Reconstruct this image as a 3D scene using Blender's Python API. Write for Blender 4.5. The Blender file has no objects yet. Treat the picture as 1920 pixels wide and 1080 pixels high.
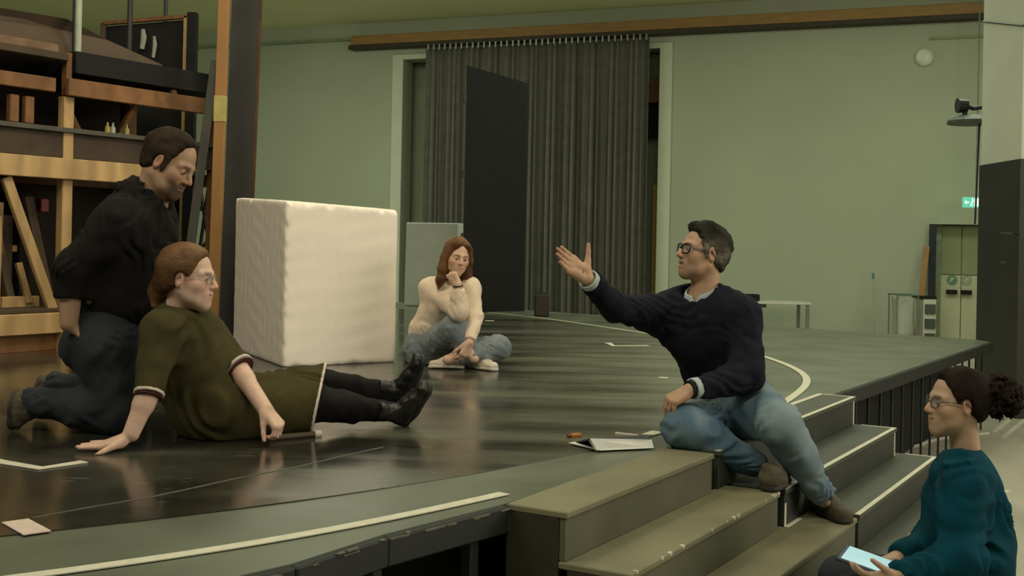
import bpy, bmesh, math, random
import numpy as np
from mathutils import Matrix, Vector

# ------------------------------------------------------------------ camera
S = bpy.context.scene
COL = S.collection
FPX, HC, ROLL, CAMH = 2200.0, 457.0, 0.02, 0.83      # focal length in px of a 1920 frame, horizon row, roll, height over the stage
CR, SR = math.cos(ROLL), math.sin(ROLL)
cam = bpy.data.cameras.new('camera')
cam.sensor_fit = 'HORIZONTAL'; cam.sensor_width = 36.0
cam.lens = FPX / 1920 * 36.0
cam.shift_y = (HC - 540) / 1920
cam.clip_start = 0.05; cam.clip_end = 200
camo = bpy.data.objects.new('camera', cam); COL.objects.link(camo)
camo.matrix_world = Matrix(((CR, -SR, 0, 0), (0, 0, -1, 0), (SR, CR, 0, CAMH), (0, 0, 0, 1)))
S.camera = camo

# ------------------------------------------------------------------ world, lights, exposure
wd = bpy.data.worlds.new('world'); S.world = wd; wd.use_nodes = True
bg = wd.node_tree.nodes['Background']
bg.inputs[0].default_value = (0.80, 0.90, 0.66, 1); bg.inputs[1].default_value = 0.05
S.view_settings.view_transform = 'Standard'; S.view_settings.look = 'None'
S.view_settings.gamma = 1.0; S.view_settings.use_curve_mapping = False
S.view_settings.exposure = 0.0

def area(name, loc, target, size, size_y, power, color):
    l = bpy.data.lights.new(name, 'AREA'); l.shape = 'RECTANGLE'
    l.size = size; l.size_y = size_y; l.energy = power; l.color = color
    o = bpy.data.objects.new(name, l); COL.objects.link(o); o.location = loc
    d = Vector(target) - Vector(loc)
    o.rotation_euler = d.to_track_quat('-Z', 'Y').to_euler()
    return o
GREEN = (0.95, 1.0, 0.80); WARM = (1.0, 0.82, 0.55)
# rows of hall lamps under the ceiling and the tall windows of the right-hand side of the hall; the two left fills are added
area('ceiling_lamp_near', (1.5, 1.0, 5.1), (1.0, 3.0, 0), 5.0, 1.6, 160, (1.0, 0.95, 0.82))
area('ceiling_lamp_mid', (1.0, 8.5, 5.15), (1.0, 8.5, 0), 6.0, 1.6, 120, GREEN)
area('ceiling_lamp_far', (5.0, 15.0, 5.15), (5.0, 15.6, 0), 6.0, 1.8, 190, GREEN)
area('far_left_fill', (-4.5, 18.0, 5.15), (-4.5, 18.6, 0), 6.0, 1.8, 260, GREEN)  # added unseen light that evens out the left of the back wall
area('side_window_light', (9.0, 4.5, 3.2), (-1.0, 7.0, 0.6), 5.0, 3.0, 310, (1.0, 0.91, 0.79))
area('near_left_fill', (-5.0, 2.5, 5.15), (-3.0, 5.0, 0), 4.0, 1.6, 190, (1.0, 0.95, 0.82))  # added unseen fill for the foam's left face and the people on the left
area('stage_work_lamp', (-1.0, 5.2, 4.9), (-3.4, 9.2, 0.6), 0.9, 0.9, 90, WARM)

# ------------------------------------------------------------------ placing helpers
def at(px, py, Y):
    x = (px - 960) * Y / FPX; y = -(py - HC) * Y / FPX
    return np.array([CR * x - SR * y, Y, CAMH + SR * x + CR * y])
def gz(px, py, z=0.0):
    dz = SR * (px - 960) - CR * (py - HC)
    return at(px, py, (z - CAMH) * FPX / dz)
def V(*a): return np.array(a, float)
def unit(v): v = np.asarray(v, float); return v / np.linalg.norm(v)

# ------------------------------------------------------------------ materials
MATS = {}
def mat(name, base, rough=0.7, var=0.15, scale=8.0, bump=0.0, bscale=None, metal=0.0, spec=0.5, stretch=None, base2=None,
        attr=None, emis=None, alpha=None, contrast=None, detail=4.0, rvar=0.0, wave=None):
    if name in MATS: return MATS[name]
    m = bpy.data.materials.new(name); m.use_nodes = True
    nt = m.node_tree; N = nt.nodes; L = nt.links
    p = N['Principled BSDF']
    p.inputs['Roughness'].default_value = rough; p.inputs['Metallic'].default_value = metal
    p.inputs['Specular IOR Level'].default_value = spec
    tc = N.new('ShaderNodeTexCoord'); mp = N.new('ShaderNodeMapping')
    L.new(tc.outputs['Object'], mp.inputs[0])
    if stretch: mp.inputs['Scale'].default_value = stretch
    nz = N.new('ShaderNodeTexNoise'); nz.inputs['Scale'].default_value = scale; nz.inputs['Detail'].default_value = detail
    L.new(mp.outputs[0], nz.inputs['Vector'])
    b = np.array(base)
    c0 = tuple(np.clip(b * (1 - var), 0, 1)) + (1,); c1 = tuple(np.clip(b * (1 + var), 0, 1)) + (1,)
    if base2 is not None: c0, c1 = tuple(base) + (1,), tuple(base2) + (1,)
    rp = N.new('ShaderNodeValToRGB'); rp.color_ramp.elements[0].color = c0; rp.color_ramp.elements[1].color = c1
    lo, hi = contrast if contrast else (0.3, 0.7)
    rp.color_ramp.elements[0].position = lo; rp.color_ramp.elements[1].position = hi
    L.new(nz.outputs['Fac'], rp.inputs[0]); out = rp.outputs[0]
    if wave:
        w = N.new('ShaderNodeTexWave'); w.inputs['Scale'].default_value = wave[0]; w.inputs['Distortion'].default_value = wave[1]
        w.inputs['Detail'].default_value = 3; w.inputs['Detail Scale'].default_value = 1.5
        L.new(mp.outputs[0], w.inputs['Vector'])
        mw = N.new('ShaderNodeMix'); mw.data_type = 'RGBA'; mw.blend_type = 'MULTIPLY'; mw.inputs[0].default_value = wave[2]
        L.new(out, mw.inputs[6]); L.new(w.outputs['Color'], mw.inputs[7]); out = mw.outputs[2]
    if attr:
        a = N.new('ShaderNodeAttribute'); a.attribute_name = attr
        mx = N.new('ShaderNodeMix'); mx.data_type = 'RGBA'; mx.blend_type = 'MULTIPLY'; mx.inputs[0].default_value = 1
        L.new(a.outputs['Color'], mx.inputs[6]); L.new(out, mx.inputs[7]); out = mx.outputs[2]
    L.new(out, p.inputs['Base Color'])
    if rvar:
        mr = N.new('ShaderNodeMapRange'); mr.inputs['To Min'].default_value = max(rough - rvar, 0.02); mr.inputs['To Max'].default_value = rough + rvar
        mr.inputs['From Min'].default_value = 0.3; mr.inputs['From Max'].default_value = 0.7
        L.new(nz.outputs['Fac'], mr.inputs['Value']); L.new(mr.outputs[0], p.inputs['Roughness'])
    if bump:
        nb = N.new('ShaderNodeTexNoise'); nb.inputs['Scale'].default_value = bscale or scale * 4; nb.inputs['Detail'].default_value = 3
        L.new(mp.outputs[0], nb.inputs['Vector'])
        bp = N.new('ShaderNodeBump'); bp.inputs['Strength'].default_value = bump; bp.inputs['Distance'].default_value = 0.01
        L.new(nb.outputs['Fac'], bp.inputs['Height']); L.new(bp.outputs[0], p.inputs['Normal'])
    if emis:
        p.inputs['Emission Color'].default_value = tuple(emis[:3]) + (1,); p.inputs['Emission Strength'].default_value = emis[3]
    if alpha is not None: p.inputs['Alpha'].default_value = alpha
    MATS[name] = m
    return m

M_wall = mat('wall_paint', (0.385, 0.425, 0.30), 0.85, 0.05, 0.6, 0.05, 60)
M_wallpale = mat('frame_paint', (0.58, 0.62, 0.47), 0.8, 0.05, 1.5)
M_ceil = mat('ceiling_paint', (0.70, 0.72, 0.45), 0.9, 0.05, 0.7)
M_hallfloor = mat('hall_floor', (0.40, 0.385, 0.30), 0.55, 0.22, 1.8, 0.05, 40, stretch=(1, 0.35, 1))
M_deck = mat('deck_paint', (0.125, 0.142, 0.097), 0.38, 0.16, 2.2, 0.04, 30, rvar=0.1)
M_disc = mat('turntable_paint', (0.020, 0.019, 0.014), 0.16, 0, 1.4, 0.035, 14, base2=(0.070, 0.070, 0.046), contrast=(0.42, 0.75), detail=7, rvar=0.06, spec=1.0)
def disc_tones(m):
    # paler, rougher olive streaks, growing towards the right side of the disc
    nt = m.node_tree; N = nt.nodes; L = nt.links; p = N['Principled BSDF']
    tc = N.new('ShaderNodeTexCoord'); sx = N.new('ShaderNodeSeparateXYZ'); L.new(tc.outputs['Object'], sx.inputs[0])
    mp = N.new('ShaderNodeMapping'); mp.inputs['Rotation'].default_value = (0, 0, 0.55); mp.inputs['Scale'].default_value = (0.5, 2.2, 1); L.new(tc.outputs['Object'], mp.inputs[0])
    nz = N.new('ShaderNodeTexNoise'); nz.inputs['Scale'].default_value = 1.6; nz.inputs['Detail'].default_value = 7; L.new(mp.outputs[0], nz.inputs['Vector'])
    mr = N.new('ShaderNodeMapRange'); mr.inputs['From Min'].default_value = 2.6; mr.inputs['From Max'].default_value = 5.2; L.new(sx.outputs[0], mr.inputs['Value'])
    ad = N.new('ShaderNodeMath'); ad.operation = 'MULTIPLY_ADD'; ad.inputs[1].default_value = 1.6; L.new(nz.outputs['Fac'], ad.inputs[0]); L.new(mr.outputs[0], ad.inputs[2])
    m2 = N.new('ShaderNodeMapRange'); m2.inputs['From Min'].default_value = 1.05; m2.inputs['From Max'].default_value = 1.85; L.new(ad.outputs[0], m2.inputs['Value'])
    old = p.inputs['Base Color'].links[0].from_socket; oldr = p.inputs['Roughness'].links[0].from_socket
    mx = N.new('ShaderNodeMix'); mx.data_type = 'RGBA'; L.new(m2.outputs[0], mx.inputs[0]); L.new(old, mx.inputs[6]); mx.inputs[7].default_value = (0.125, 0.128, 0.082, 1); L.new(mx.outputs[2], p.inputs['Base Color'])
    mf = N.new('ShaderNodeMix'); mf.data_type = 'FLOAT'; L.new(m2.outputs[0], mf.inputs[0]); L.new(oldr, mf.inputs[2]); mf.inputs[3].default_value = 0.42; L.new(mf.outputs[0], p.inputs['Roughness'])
    # pale shoe scuffs
    ms = N.new('ShaderNodeMapping'); ms.inputs['Rotation'].default_value = (0, 0, 0.3); ms.inputs['Scale'].default_value = (5, 16, 1); L.new(tc.outputs['Object'], ms.inputs[0])
    ns = N.new('ShaderNodeTexNoise'); ns.inputs['Scale'].default_value = 1.3; ns.inputs['Detail'].default_value = 5; L.new(ms.outputs[0], ns.inputs['Vector'])
    m3 = N.new('ShaderNodeMapRange'); m3.inputs['From Min'].default_value = 0.64; m3.inputs['From Max'].default_value = 0.76; m3.inputs['To Max'].default_value = 0.7; L.new(ns.outputs['Fac'], m3.inputs['Value'])
    m4 = N.new('ShaderNodeMix'); m4.data_type = 'RGBA'; L.new(m3.outputs[0], m4.inputs[0]); L.new(mx.outputs[2], m4.inputs[6]); m4.inputs[7].default_value = (0.17, 0.165, 0.125, 1); L.new(m4.outputs[2], p.inputs['Base Color'])
disc_tones(M_disc)
M_tape = mat('white_tape', (0.62, 0.60, 0.46), 0.6, 0.08, 30)
M_tapepink = mat('pink_tape', (0.62, 0.50, 0.42), 0.6, 0.1, 30)
M_steel = mat('dark_steel', (0.022, 0.025, 0.024), 0.45, 0.3, 14, 0.1, 60)
M_edge = mat('worn_edge', (0.013, 0.015, 0.015), 0.6, 0, 30, 0.08, 60, base2=(0.034, 0.037, 0.031), contrast=(0.62, 0.85), stretch=(1, 1, 4))
M_void = mat('black_cloth', (0.008, 0.008, 0.007), 0.95, 0.2, 5)
M_stepl = mat('step_plywood_worn', (0.185, 0.175, 0.098), 0.6, 0.18, 3.0, 0.08, 40)
M_stepr = mat('step_plywood_dark', (0.060, 0.070, 0.045), 0.55, 0.15, 4.0, 0.05, 40)
M_riser = mat('riser_dark', (0.030, 0.034, 0.026), 0.6, 0.15, 4.0)
M_riserl = mat('riser_worn', (0.105, 0.108, 0.062), 0.6, 0.2, 3.0)
M_curtain = mat('curtain_cloth', (0.13, 0.13, 0.10), 0.95, 0.12, 6)
M_black = mat('black_paint', (0.007, 0.007, 0.006), 0.7, 0.25, 10, spec=0.3)
M_rail = mat('rail_wood', (0.30, 0.17, 0.05), 0.6, 0.15, 3, stretch=(1, 1, 6))
M_raildk = mat('rail_iron', (0.035, 0.025, 0.012), 0.6, 0.2, 6)
M_pine = mat('pine_wood', (0.50, 0.325, 0.14), 0.65, 0.18, 5, 0.05, 40, stretch=(1, 1, 0.4), wave=(3.0, 6.0, 0.25))
M_pined = mat('old_pine', (0.21, 0.095, 0.030), 0.7, 0.25, 5, 0.05, 40, wave=(3.0, 6.0, 0.25))
M_dkwood = mat('dark_board', (0.055, 0.036, 0.020), 0.8, 0.35, 3, 0.1, 20)
M_brown = mat('brown_flat', (0.085, 0.058, 0.036), 0.85, 0.25, 3)
M_foam = mat('styrofoam', (0.87, 0.79, 0.685), 0.75, 0.02, 3, 0.10, 90)
M_foam2 = mat('grey_foam', (0.66, 0.72, 0.62), 0.75, 0.06, 4, 0.1, 60)
M_white = mat('white_paint', (0.60, 0.60, 0.48), 0.6, 0.05, 3)
M_grey = mat('grey_metal', (0.25, 0.27, 0.22), 0.4, 0.1, 8, metal=0.6)

# ------------------------------------------------------------------ object helpers
ORIG = {}
def root(name, loc, label, cat, group=None):
    o = bpy.data.objects.new(name, None); COL.objects.link(o)
    o.empty_display_size = 0.1; o.location = tuple(loc); ORIG[o.name] = np.array(loc, float)
    o['label'] = label; o['category'] = cat
    if group: o['group'] = group
    return o
def tag(o, label, cat=None, group=None, kind=None):
    o['label'] = label
    if cat: o['category'] = cat
    if group: o['group'] = group
    if kind: o['kind'] = kind
    return o
def make_mesh(name, verts, faces, smooth=False, tint=None):
    me = bpy.data.meshes.new(name)
    if isinstance(faces, np.ndarray):
        nv, nf, k = len(verts), len(faces), faces.shape[1]
        me.vertices.add(nv); me.vertices.foreach_set('co', np.asarray(verts, np.float32).ravel())
        me.loops.add(nf * k); me.loops.foreach_set('vertex_index', faces.astype(np.int32).ravel())
        me.polygons.add(nf)
        me.polygons.foreach_set('loop_start', np.arange(0, nf * k, k, dtype=np.int32))
        me.polygons.foreach_set('loop_total', np.full(nf, k, np.int32))
        me.update(calc_edges=True)
    else:
        me.from_pydata([tuple(map(float, v)) for v in verts], [], faces); me.update()
    if smooth: me.polygons.foreach_set('use_smooth', np.ones(len(me.polygons), bool))
    if tint is not None:
        a = me.attributes.new('tint', 'FLOAT_COLOR', 'POINT')
        a.data.foreach_set('color', np.c_[tint, np.ones(len(tint))].astype(np.float32).ravel())
    me.validate()
    return me
def link(name, verts, faces, material, parent=None, loc=None, smooth=False, tint=None):
    verts = np.asarray(verts, float)
    if parent is not None: org = ORIG[parent.name]
    elif loc is not None: org = np.array(loc, float)
    else:
        lo, hi = verts.min(0), verts.max(0); org = np.array([(lo[0] + hi[0]) / 2, (lo[1] + hi[1]) / 2, lo[2]])
    me = make_mesh(name, verts - org, faces, smooth, tint)
    me.materials.append(material)
    o = bpy.data.objects.new(name, me); COL.objects.link(o)
    ORIG[o.name] = org
    if parent is not None: o.parent = parent
    else: o.location = tuple(org)
    return o

class MB:
    def __init__(self): self.v = []; self.f = []
    def add(self, v, f):
        n = len(self.v); self.v += [tuple(map(float, x)) for x in v]; self.f += [[i + n for i in q] for q in f]; return self
    def obox(self, c, ax, half, bev=0.0):
        bm = bmesh.new(); bmesh.ops.create_cube(bm, size=2.0)
        for v in bm.verts: v.co = Vector((v.co.x * half[0], v.co.y * half[1], v.co.z * half[2]))
        if bev: bmesh.ops.bevel(bm, geom=bm.edges[:], offset=bev, segments=1, profile=0.5, affect='EDGES')
        bm.verts.index_update()
        A = np.array(ax, float)   # rows are the axes
        vs = [np.array(c) + v.co.x * A[0] + v.co.y * A[1] + v.co.z * A[2] for v in bm.verts]
        fs = [[v.index for v in f.verts] for f in bm.faces]; bm.free()
        return self.add(vs, fs)
    def box(self, lo, hi, bev=0.0):
        lo, hi = np.array(lo, float), np.array(hi, float)
        return self.obox((lo + hi) / 2, np.eye(3), (hi - lo) / 2, bev)
    def beam(self, a, b, w, h, side=None, bev=0.004):
        # bar from a to b; w along 'side' direction, h across it
        a, b = np.array(a, float), np.array(b, float); u = unit(b - a)
        s = np.array(side if side is not None else (0, 0, 1), float)
        s = s - u * (s @ u)
        if np.linalg.norm(s) < 1e-6: s = np.cross(u, V(1, 0, 0))
        s = unit(s); t = np.cross(u, s)
        return self.obox((a + b) / 2, (u, s, t), (np.linalg.norm(b - a) / 2, w / 2, h / 2), bev)
    def tube(self, pts, r, n=8, caps=True):
        pts = [np.array(p, float) for p in pts]; rs = r if hasattr(r, '__len__') else [r] * len(pts)
        v, f = [], []
        ref = V(0.13, 0.37, 0.92); prev = None
        for i, p in enumerate(pts):
            u = unit(pts[min(i + 1, len(pts) - 1)] - pts[max(i - 1, 0)])
            a = prev - u * (prev @ u) if prev is not None else ref - u * (ref @ u)
            if np.linalg.norm(a) < 1e-5: a = np.cross(u, V(1, 0, 0))
            a = unit(a); prev = a; b = np.cross(u, a)
            for k in range(n):
                t = 2 * math.pi * k / n
                v.append(p + rs[i] * (a * math.cos(t) + b * math.sin(t)))
        for i in range(len(pts) - 1):
            for k in range(n):
                f.append([i * n + k, i * n + (k + 1) % n, (i + 1) * n + (k + 1) % n, (i + 1) * n + k])
        if caps:
            f.append(list(range(n))[::-1]); m = (len(pts) - 1) * n; f.append([m + k for k in range(n)])
        return self.add(v, f)
    def prism(self, poly, z0, z1):
        n = len(poly); v = [(p[0], p[1], z0) for p in poly] + [(p[0], p[1], z1) for p in poly]
        area2 = sum(poly[i][0] * poly[(i + 1) % n][1] - poly[(i + 1) % n][0] * poly[i][1] for i in range(n))
        f = [list(range(n))[::-1], [n + i for i in range(n)]] + [[i, (i + 1) % n, n + (i + 1) % n, n + i] for i in range(n)]
        if area2 < 0: f = [q[::-1] for q in f]
        return self.add(v, f)
    def build(self, name, material, parent=None, loc=None, smooth=False):
        return link(name, self.v, self.f, material, parent, loc, smooth)
def structure(o, label=None):
    o['kind'] = 'structure'
    if label: o['label'] = label
    return o

# ================================================================== the setting
ZF, ZC = -0.8, 5.29
FLOOR = structure(MB().box((-12.5, -4.5, ZF - 0.1), (13.5, 29, ZF)).build('floor', M_hallfloor), 'worn grey beige hall floor below the stage')
structure(MB().box((-12.5, -4.5, ZC), (13.5, 29, ZC + 0.1)).build('ceiling', M_ceil), 'olive painted hall ceiling')
structure(MB().box((-12.6, -4.5, ZF), (-12.5, 29, ZC)).build('wall_left', M_wall), 'plain pale green side wall')
structure(MB().box((13.5, -4.5, ZF), (13.6, 29, ZC)).build('wall_right', M_wall), 'plain pale green side wall')
structure(MB().box((-12.5, -4.6, ZF), (13.5, -4.5, ZC)).build('wall_front', M_wall), 'plain pale green wall facing the stage')

WO = V(-3.2, 24.1, 0); WU = V(0.928, -0.373, 0); WN = V(-0.373, -0.928, 0); ZAX = V(0, 0, 1)
def wp(a, off, z): return WO + WU * a + WN * off + ZAX * z
def wallpt(px, py, off=0.0):
    d = at(px, py, 1.0) - V(0, 0, CAMH); o = WO + WN * off
    t = (o - V(0, 0, CAMH)) @ WN / (d @ WN); p = V(0, 0, CAMH) + d * t
    return (p - o) @ WU, p[2]
def wbox(mb, a0, a1, o0, o1, z0, z1, bev=0.0):
    return mb.obox(wp((a0 + a1) / 2, (o0 + o1) / 2, (z0 + z1) / 2), (WU, WN, ZAX), ((a1 - a0) / 2, abs(o1 - o0) / 2, (z1 - z0) / 2), bev)
aL, zOpen = wallpt(757, 112); aR, _ = wallpt(1238, 92)
aD, zD = wallpt(1742, 420); aD2 = aD + 1.75
w = MB()
for a0, a1, z0 in ((-9.8, aL, ZF), (aL, aR, zOpen), (aR, aD, ZF), (aD, aD2, zD), (aD2, 19.0, ZF)):
    wbox(w, a0, a1, -0.4, 0, z0, ZC)
structure(w.build('wall_back', M_wall), 'pale olive green back wall with a tall opening')
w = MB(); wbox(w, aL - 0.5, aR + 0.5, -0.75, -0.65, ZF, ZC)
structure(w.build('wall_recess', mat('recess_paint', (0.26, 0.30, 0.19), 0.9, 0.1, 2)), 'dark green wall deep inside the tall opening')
for i, (a0, a1, z0, z1) in enumerate(((aL - 0.24, aL, ZF, zOpen + 0.1), (aR, aR + 0.24, ZF, zOpen + 0.1), (aL - 0.24, aR + 0.24, zOpen, zOpen + 0.1))):
    m = MB(); wbox(m, a0, a1, 0.0, 0.03 + 0.004 * i, z0, z1, 0.006)
    structure(m.build('trim_%d' % (i + 1), M_wallpale), 'pale painted edge of the tall opening')
aT, zT = wallpt(668, 72); _, zT2 = wallpt(668, 95)
m = MB(); wbox(m, -9.8, aT, 0, 0.07, zT - 0.05, zT + 0.01); structure(m.build('trim_4', mat('ledge_green', (0.20, 0.26, 0.15), 0.8)), 'thin green ledge running along the wall')
# wooden rail over the curtain
r = root('curtain_rail', wp(aT + 6, 0.2, zT2), 'long brown wooden curtain rail running high along the wall', 'rail')
m = MB(); wbox(m, aT, 15.2, 0.0, 0.24, zT2 + 0.07, zT + 0.01, 0.008); m.build('rail_board', M_rail, r)
m = MB(); wbox(m, aT - 0.04, 15.2, 0.0, 0.26, zT2 - 0.01, zT2 + 0.07, 0.006); m.build('rail_track', M_raildk, r)

# curtain
aC0, _ = wallpt(800, 90, 0.3); aC1, _ = wallpt(1219, 85, 0.3)
cur = root('curtain', wp((aC0 + aC1) / 2, 0.3, ZF), 'dark grey pleated curtain hanging from the wooden rail', 'curtain')
nx, nz = 560, 14; rng = random.Random(3)
ph = np.cumsum([0.55 + 0.5 * rng.random() for _ in range(nx)]) * 0.52
vs, fs = [], []
ztop, zbot = zT2 - 0.08, ZF + 0.03
for side in (0, 1):
    for j in range(nz + 1):
        z = ztop + (zbot - ztop) * j / nz
        for i in range(nx + 1):
            q = i / nx; a = aC0 + (aC1 - aC0) * q; p = ph[min(i, nx - 1)]
            amp = 0.03 + 0.025 * min(1, j / 5)
            off = 0.30 + amp * math.sin(p + 0.12 * math.sin(z * 1.3)) + 0.03 * math.sin(p * 0.37 + 1) - 0.012 * side
            vs.append(wp(a + 0.012 * math.cos(p * 1.3), off, z))
n1 = (nx + 1) * (nz + 1)
for j in range(nz):
    for i in range(nx):
        a = j * (nx + 1) + i
        fs.append([a, a + nx + 1, a + nx + 2, a + 1]); fs.append([n1 + a, n1 + a + 1, n1 + a + nx + 2, n1 + a + nx + 1])
for i in range(nx):
    fs.append([i, i + 1, n1 + i + 1, n1 + i]); b = nz * (nx + 1) + i; fs.append([b, n1 + b, n1 + b + 1, b + 1])
for j in range(nz):
    a = j * (nx + 1); fs.append([a, n1 + a, n1 + a + nx + 1, a + nx + 1]); a += nx; fs.append([a, a + nx + 1, n1 + a + nx + 1, n1 + a])
link('cloth', vs, fs, M_curtain, cur, smooth=True)
ring = None
for i in range(38):
    a = aC0 + (aC1 - aC0) * (i + 0.5) / 38
    if ring is None:
        m = MB(); wbox(m, a - 0.02, a + 0.02, 0.34, 0.365, ztop - 0.05, ztop + 0.07, 0.008)
        ring = m.build('tie_tape', M_grey, cur); a_ring = a
    else:
        c = ring.copy(); COL.objects.link(c); c.parent = cur; c.location = tuple(WU * (a - a_ring))
# timbers stored behind the curtain, seen in the gap at its edge
aG, _ = wallpt(1229, 300, -0.4)
m = MB(); wbox(m, aR - 0.45, aR - 0.02, -0.5, -0.35, 3.55, 4.0, 0.01)
tag(m.build('wooden_box', M_pined), 'brown wooden crate end high beside the curtain edge', 'crate')
m = MB(); wbox(m, aR - 0.45, aR - 0.02, -0.5, -0.35, 2.9, 3.5, 0.01)
tag(m.build('black_box', M_black), 'black box below the wooden crate beside the curtain edge', 'box')
m = MB(); wbox(m, aR - 0.2, aR - 0.02, -0.5, -0.4, ZF, 2.0, 0.01)
tag(m.build('timber_board', mat('yellow_board', (0.42, 0.33, 0.09), 0.7)), 'yellow timber board standing in the gap beside the curtain', 'board')

# doors in the niche
d = bpy.data.objects.new('door_1', None); COL.objects.link(d); d.location = tuple(wp(aD + 0.95, -0.3, ZF)); ORIG[d.name] = wp(aD + 0.95, -0.3, ZF)
d['kind'] = 'structure'; d['label'] = 'double door set back in a niche'; d.empty_display_size = 0.1
m = MB(); wbox(m, aD, aD2, -0.40, -0.36, ZF, zD)
structure(m.build('wall_niche', M_wallpale), 'pale back of the door niche')
aK0, _ = wallpt(1764, 500, -0.3); aKm, _ = wallpt(1801, 560, -0.3); aK1 = aKm + (aKm - aK0)
zH = wallpt(1785, 547, -0.3)[1]; zMid = wallpt(1785, 516, -0.3)[1]
mb_u = mat('door_upper_shaded', (0.27, 0.30, 0.15), 0.6, 0.05, 3); mb_l = mat('door_lower', (0.52, 0.53, 0.34), 0.6, 0.05, 3)  # shade on the door's top half is painted in as a darker tone
m = MB(); wbox(m, aK0 - 0.12, aK0, -0.36, -0.24, ZF, zD); wbox(m, aK1, aK1 + 0.12, -0.36, -0.24, ZF, zD); m.build('door_frame', mat('frame_green', (0.24, 0.31, 0.19), 0.6), d)
for k, (b0, b1) in enumerate(((aK0, aKm - 0.006), (aKm + 0.006, aK1))):
    m = MB(); wbox(m, b0, b1, -0.35, -0.29, ZF + 0.01, zMid, 0.005); lf = m.build('door_leaf', mb_l, d)
    m = MB(); wbox(m, b0, b1, -0.35, -0.30, zMid + 0.01, zD - 0.02, 0.005); m.build('upper_panel', mb_u, d)
    bc = (b0 + b1) / 2 + (0.02 if k == 0 else -0.08)
    m = MB(); wbox(m, bc - 0.09, bc + 0.09, -0.29, -0.2, zH - 0.035, zH + 0.035, 0.01); m.build('handle', M_black, lf)
    m = MB(); ctr = wp(bc, -0.285, zH + 0.2)
    m.add([ctr + WN * 0.006] + [ctr + WN * 0.006 + 0.085 * (WU * math.cos(t) + ZAX * math.sin(t)) for t in np.linspace(0, 2 * math.pi, 20, endpoint=False)],
          [[0, 1 + (i + 1) % 20, 1 + i] for i in range(20)])
    st = m.build('sign_sticker', mat('sticker_green', (0.12, 0.25, 0.12), 0.5) if k == 0 else mat('sticker_pale', (0.30, 0.36, 0.22), 0.5), lf)
    m = MB()
    m.obox(ctr + WN * 0.010, (unit(WU + ZAX), unit(ZAX - WU), WN), (0.05, 0.008, 0.003)); m.obox(ctr + WN * 0.010 + ZAX * 0.02, (WU, ZAX, WN), (0.02, 0.02, 0.003))
    m.build('pictogram', M_white, lf)

# ------------------------------------------------------------------ stage
OUT = [(-12.3, 4.5), (-9.0, 1.9), (-6.0, 1.0), (-3.6, 1.15), (-2.4, 1.5), (-1.6, 2.03), (-1.05, 2.46), (-0.55, 3.0), (-0.35, 3.32), (-0.01, 3.74),
       (4.05, 10.28), (4.5, 11.0), (4.46, 11.25), (2.82, 12.58), (0.18, 14.75), (-2.5, 16.7), (-12.3, 17.2)]
stage = root('stage', (-4.0, 8.8, ZF), 'low round dark stage platform with white tape lines', 'stage')
MB().prism(OUT, -0.045, 0.0).build('deck', M_deck, stage)
DC, DRAD = V(-4.80, 8.82), 6.571
disc = [(DC[0] + DRAD * math.cos(t), DC[1] + DRAD * math.sin(t)) for t in np.linspace(0, 2 * math.pi, 240, endpoint=False)]
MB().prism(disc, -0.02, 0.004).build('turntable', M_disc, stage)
edge = [V(*p, 0) for p in OUT[2:12]]
m = MB()
for i in range(len(edge) - 1): m.beam(edge[i] + V(0, 0, -0.047), edge[i + 1] + V(0, 0, -0.047), 0.085, 0.05, bev=0.006)
m.build('edge_beam', M_edge, stage)
# splintered top edge, near and far runs
rng = random.Random(11)
m = MB()
for i in range(4, 9):
    a, b = edge[i - 2], edge[i - 1]
    L_ = np.linalg.norm(b - a)
    for q in range(min(int(L_ / 0.07), 26)):
        t = rng.random(); p = a + (b - a) * t + V(0.020, -0.012, -0.004 - 0.012 * rng.random())
        u = unit(b - a) * (0.01 + 0.05 * rng.random())
        m.beam(p - u * .8, p + u * .8, 0.002 + 0.004 * rng.random(), 0.010, bev=0)
o = m.build('splinters', mat('splinter_wood', (0.12, 0.125, 0.085), 0.7, 0.3, 20), stage); o['kind'] = 'stuff'
post0 = None
acc = 0.12
for i in range(len(edge) - 1):
    a, b = edge[i], edge[i + 1]; L_ = np.linalg.norm(b - a); u = (b - a) / L_
    while acc < L_:
        p = a + u * acc + np.cross(V(0, 0, 1), u) * 0.03
        hw_ = 0.02 if p[1] < 4.5 else 0.008
        m = MB().obox(V(p[0], p[1], (ZF - 0.09) / 2), (u, np.cross(ZAX, u), ZAX), (hw_, hw_, (-0.09 - ZF) / 2), 0.002)
        m.build('post', M_steel, stage)
        acc += 0.42 if p[1] < 4.5 else 0.30
    acc -= L_
cl = [V(*p, 0) for p in OUT[2:10]] + [V(4.3, 10.68, 0)]
m = MB()
for i in range(len(cl) - 1):
    u = unit(cl[i + 1] - cl[i]); ins = np.cross(ZAX, u) * 0.3
    m.beam(cl[i] + ins + V(0, 0, -0.43), cl[i + 1] + ins + V(0, 0, -0.43), 0.72, 0.01, bev=0)
m.build('skirt_cloth', M_void, stage)
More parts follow.
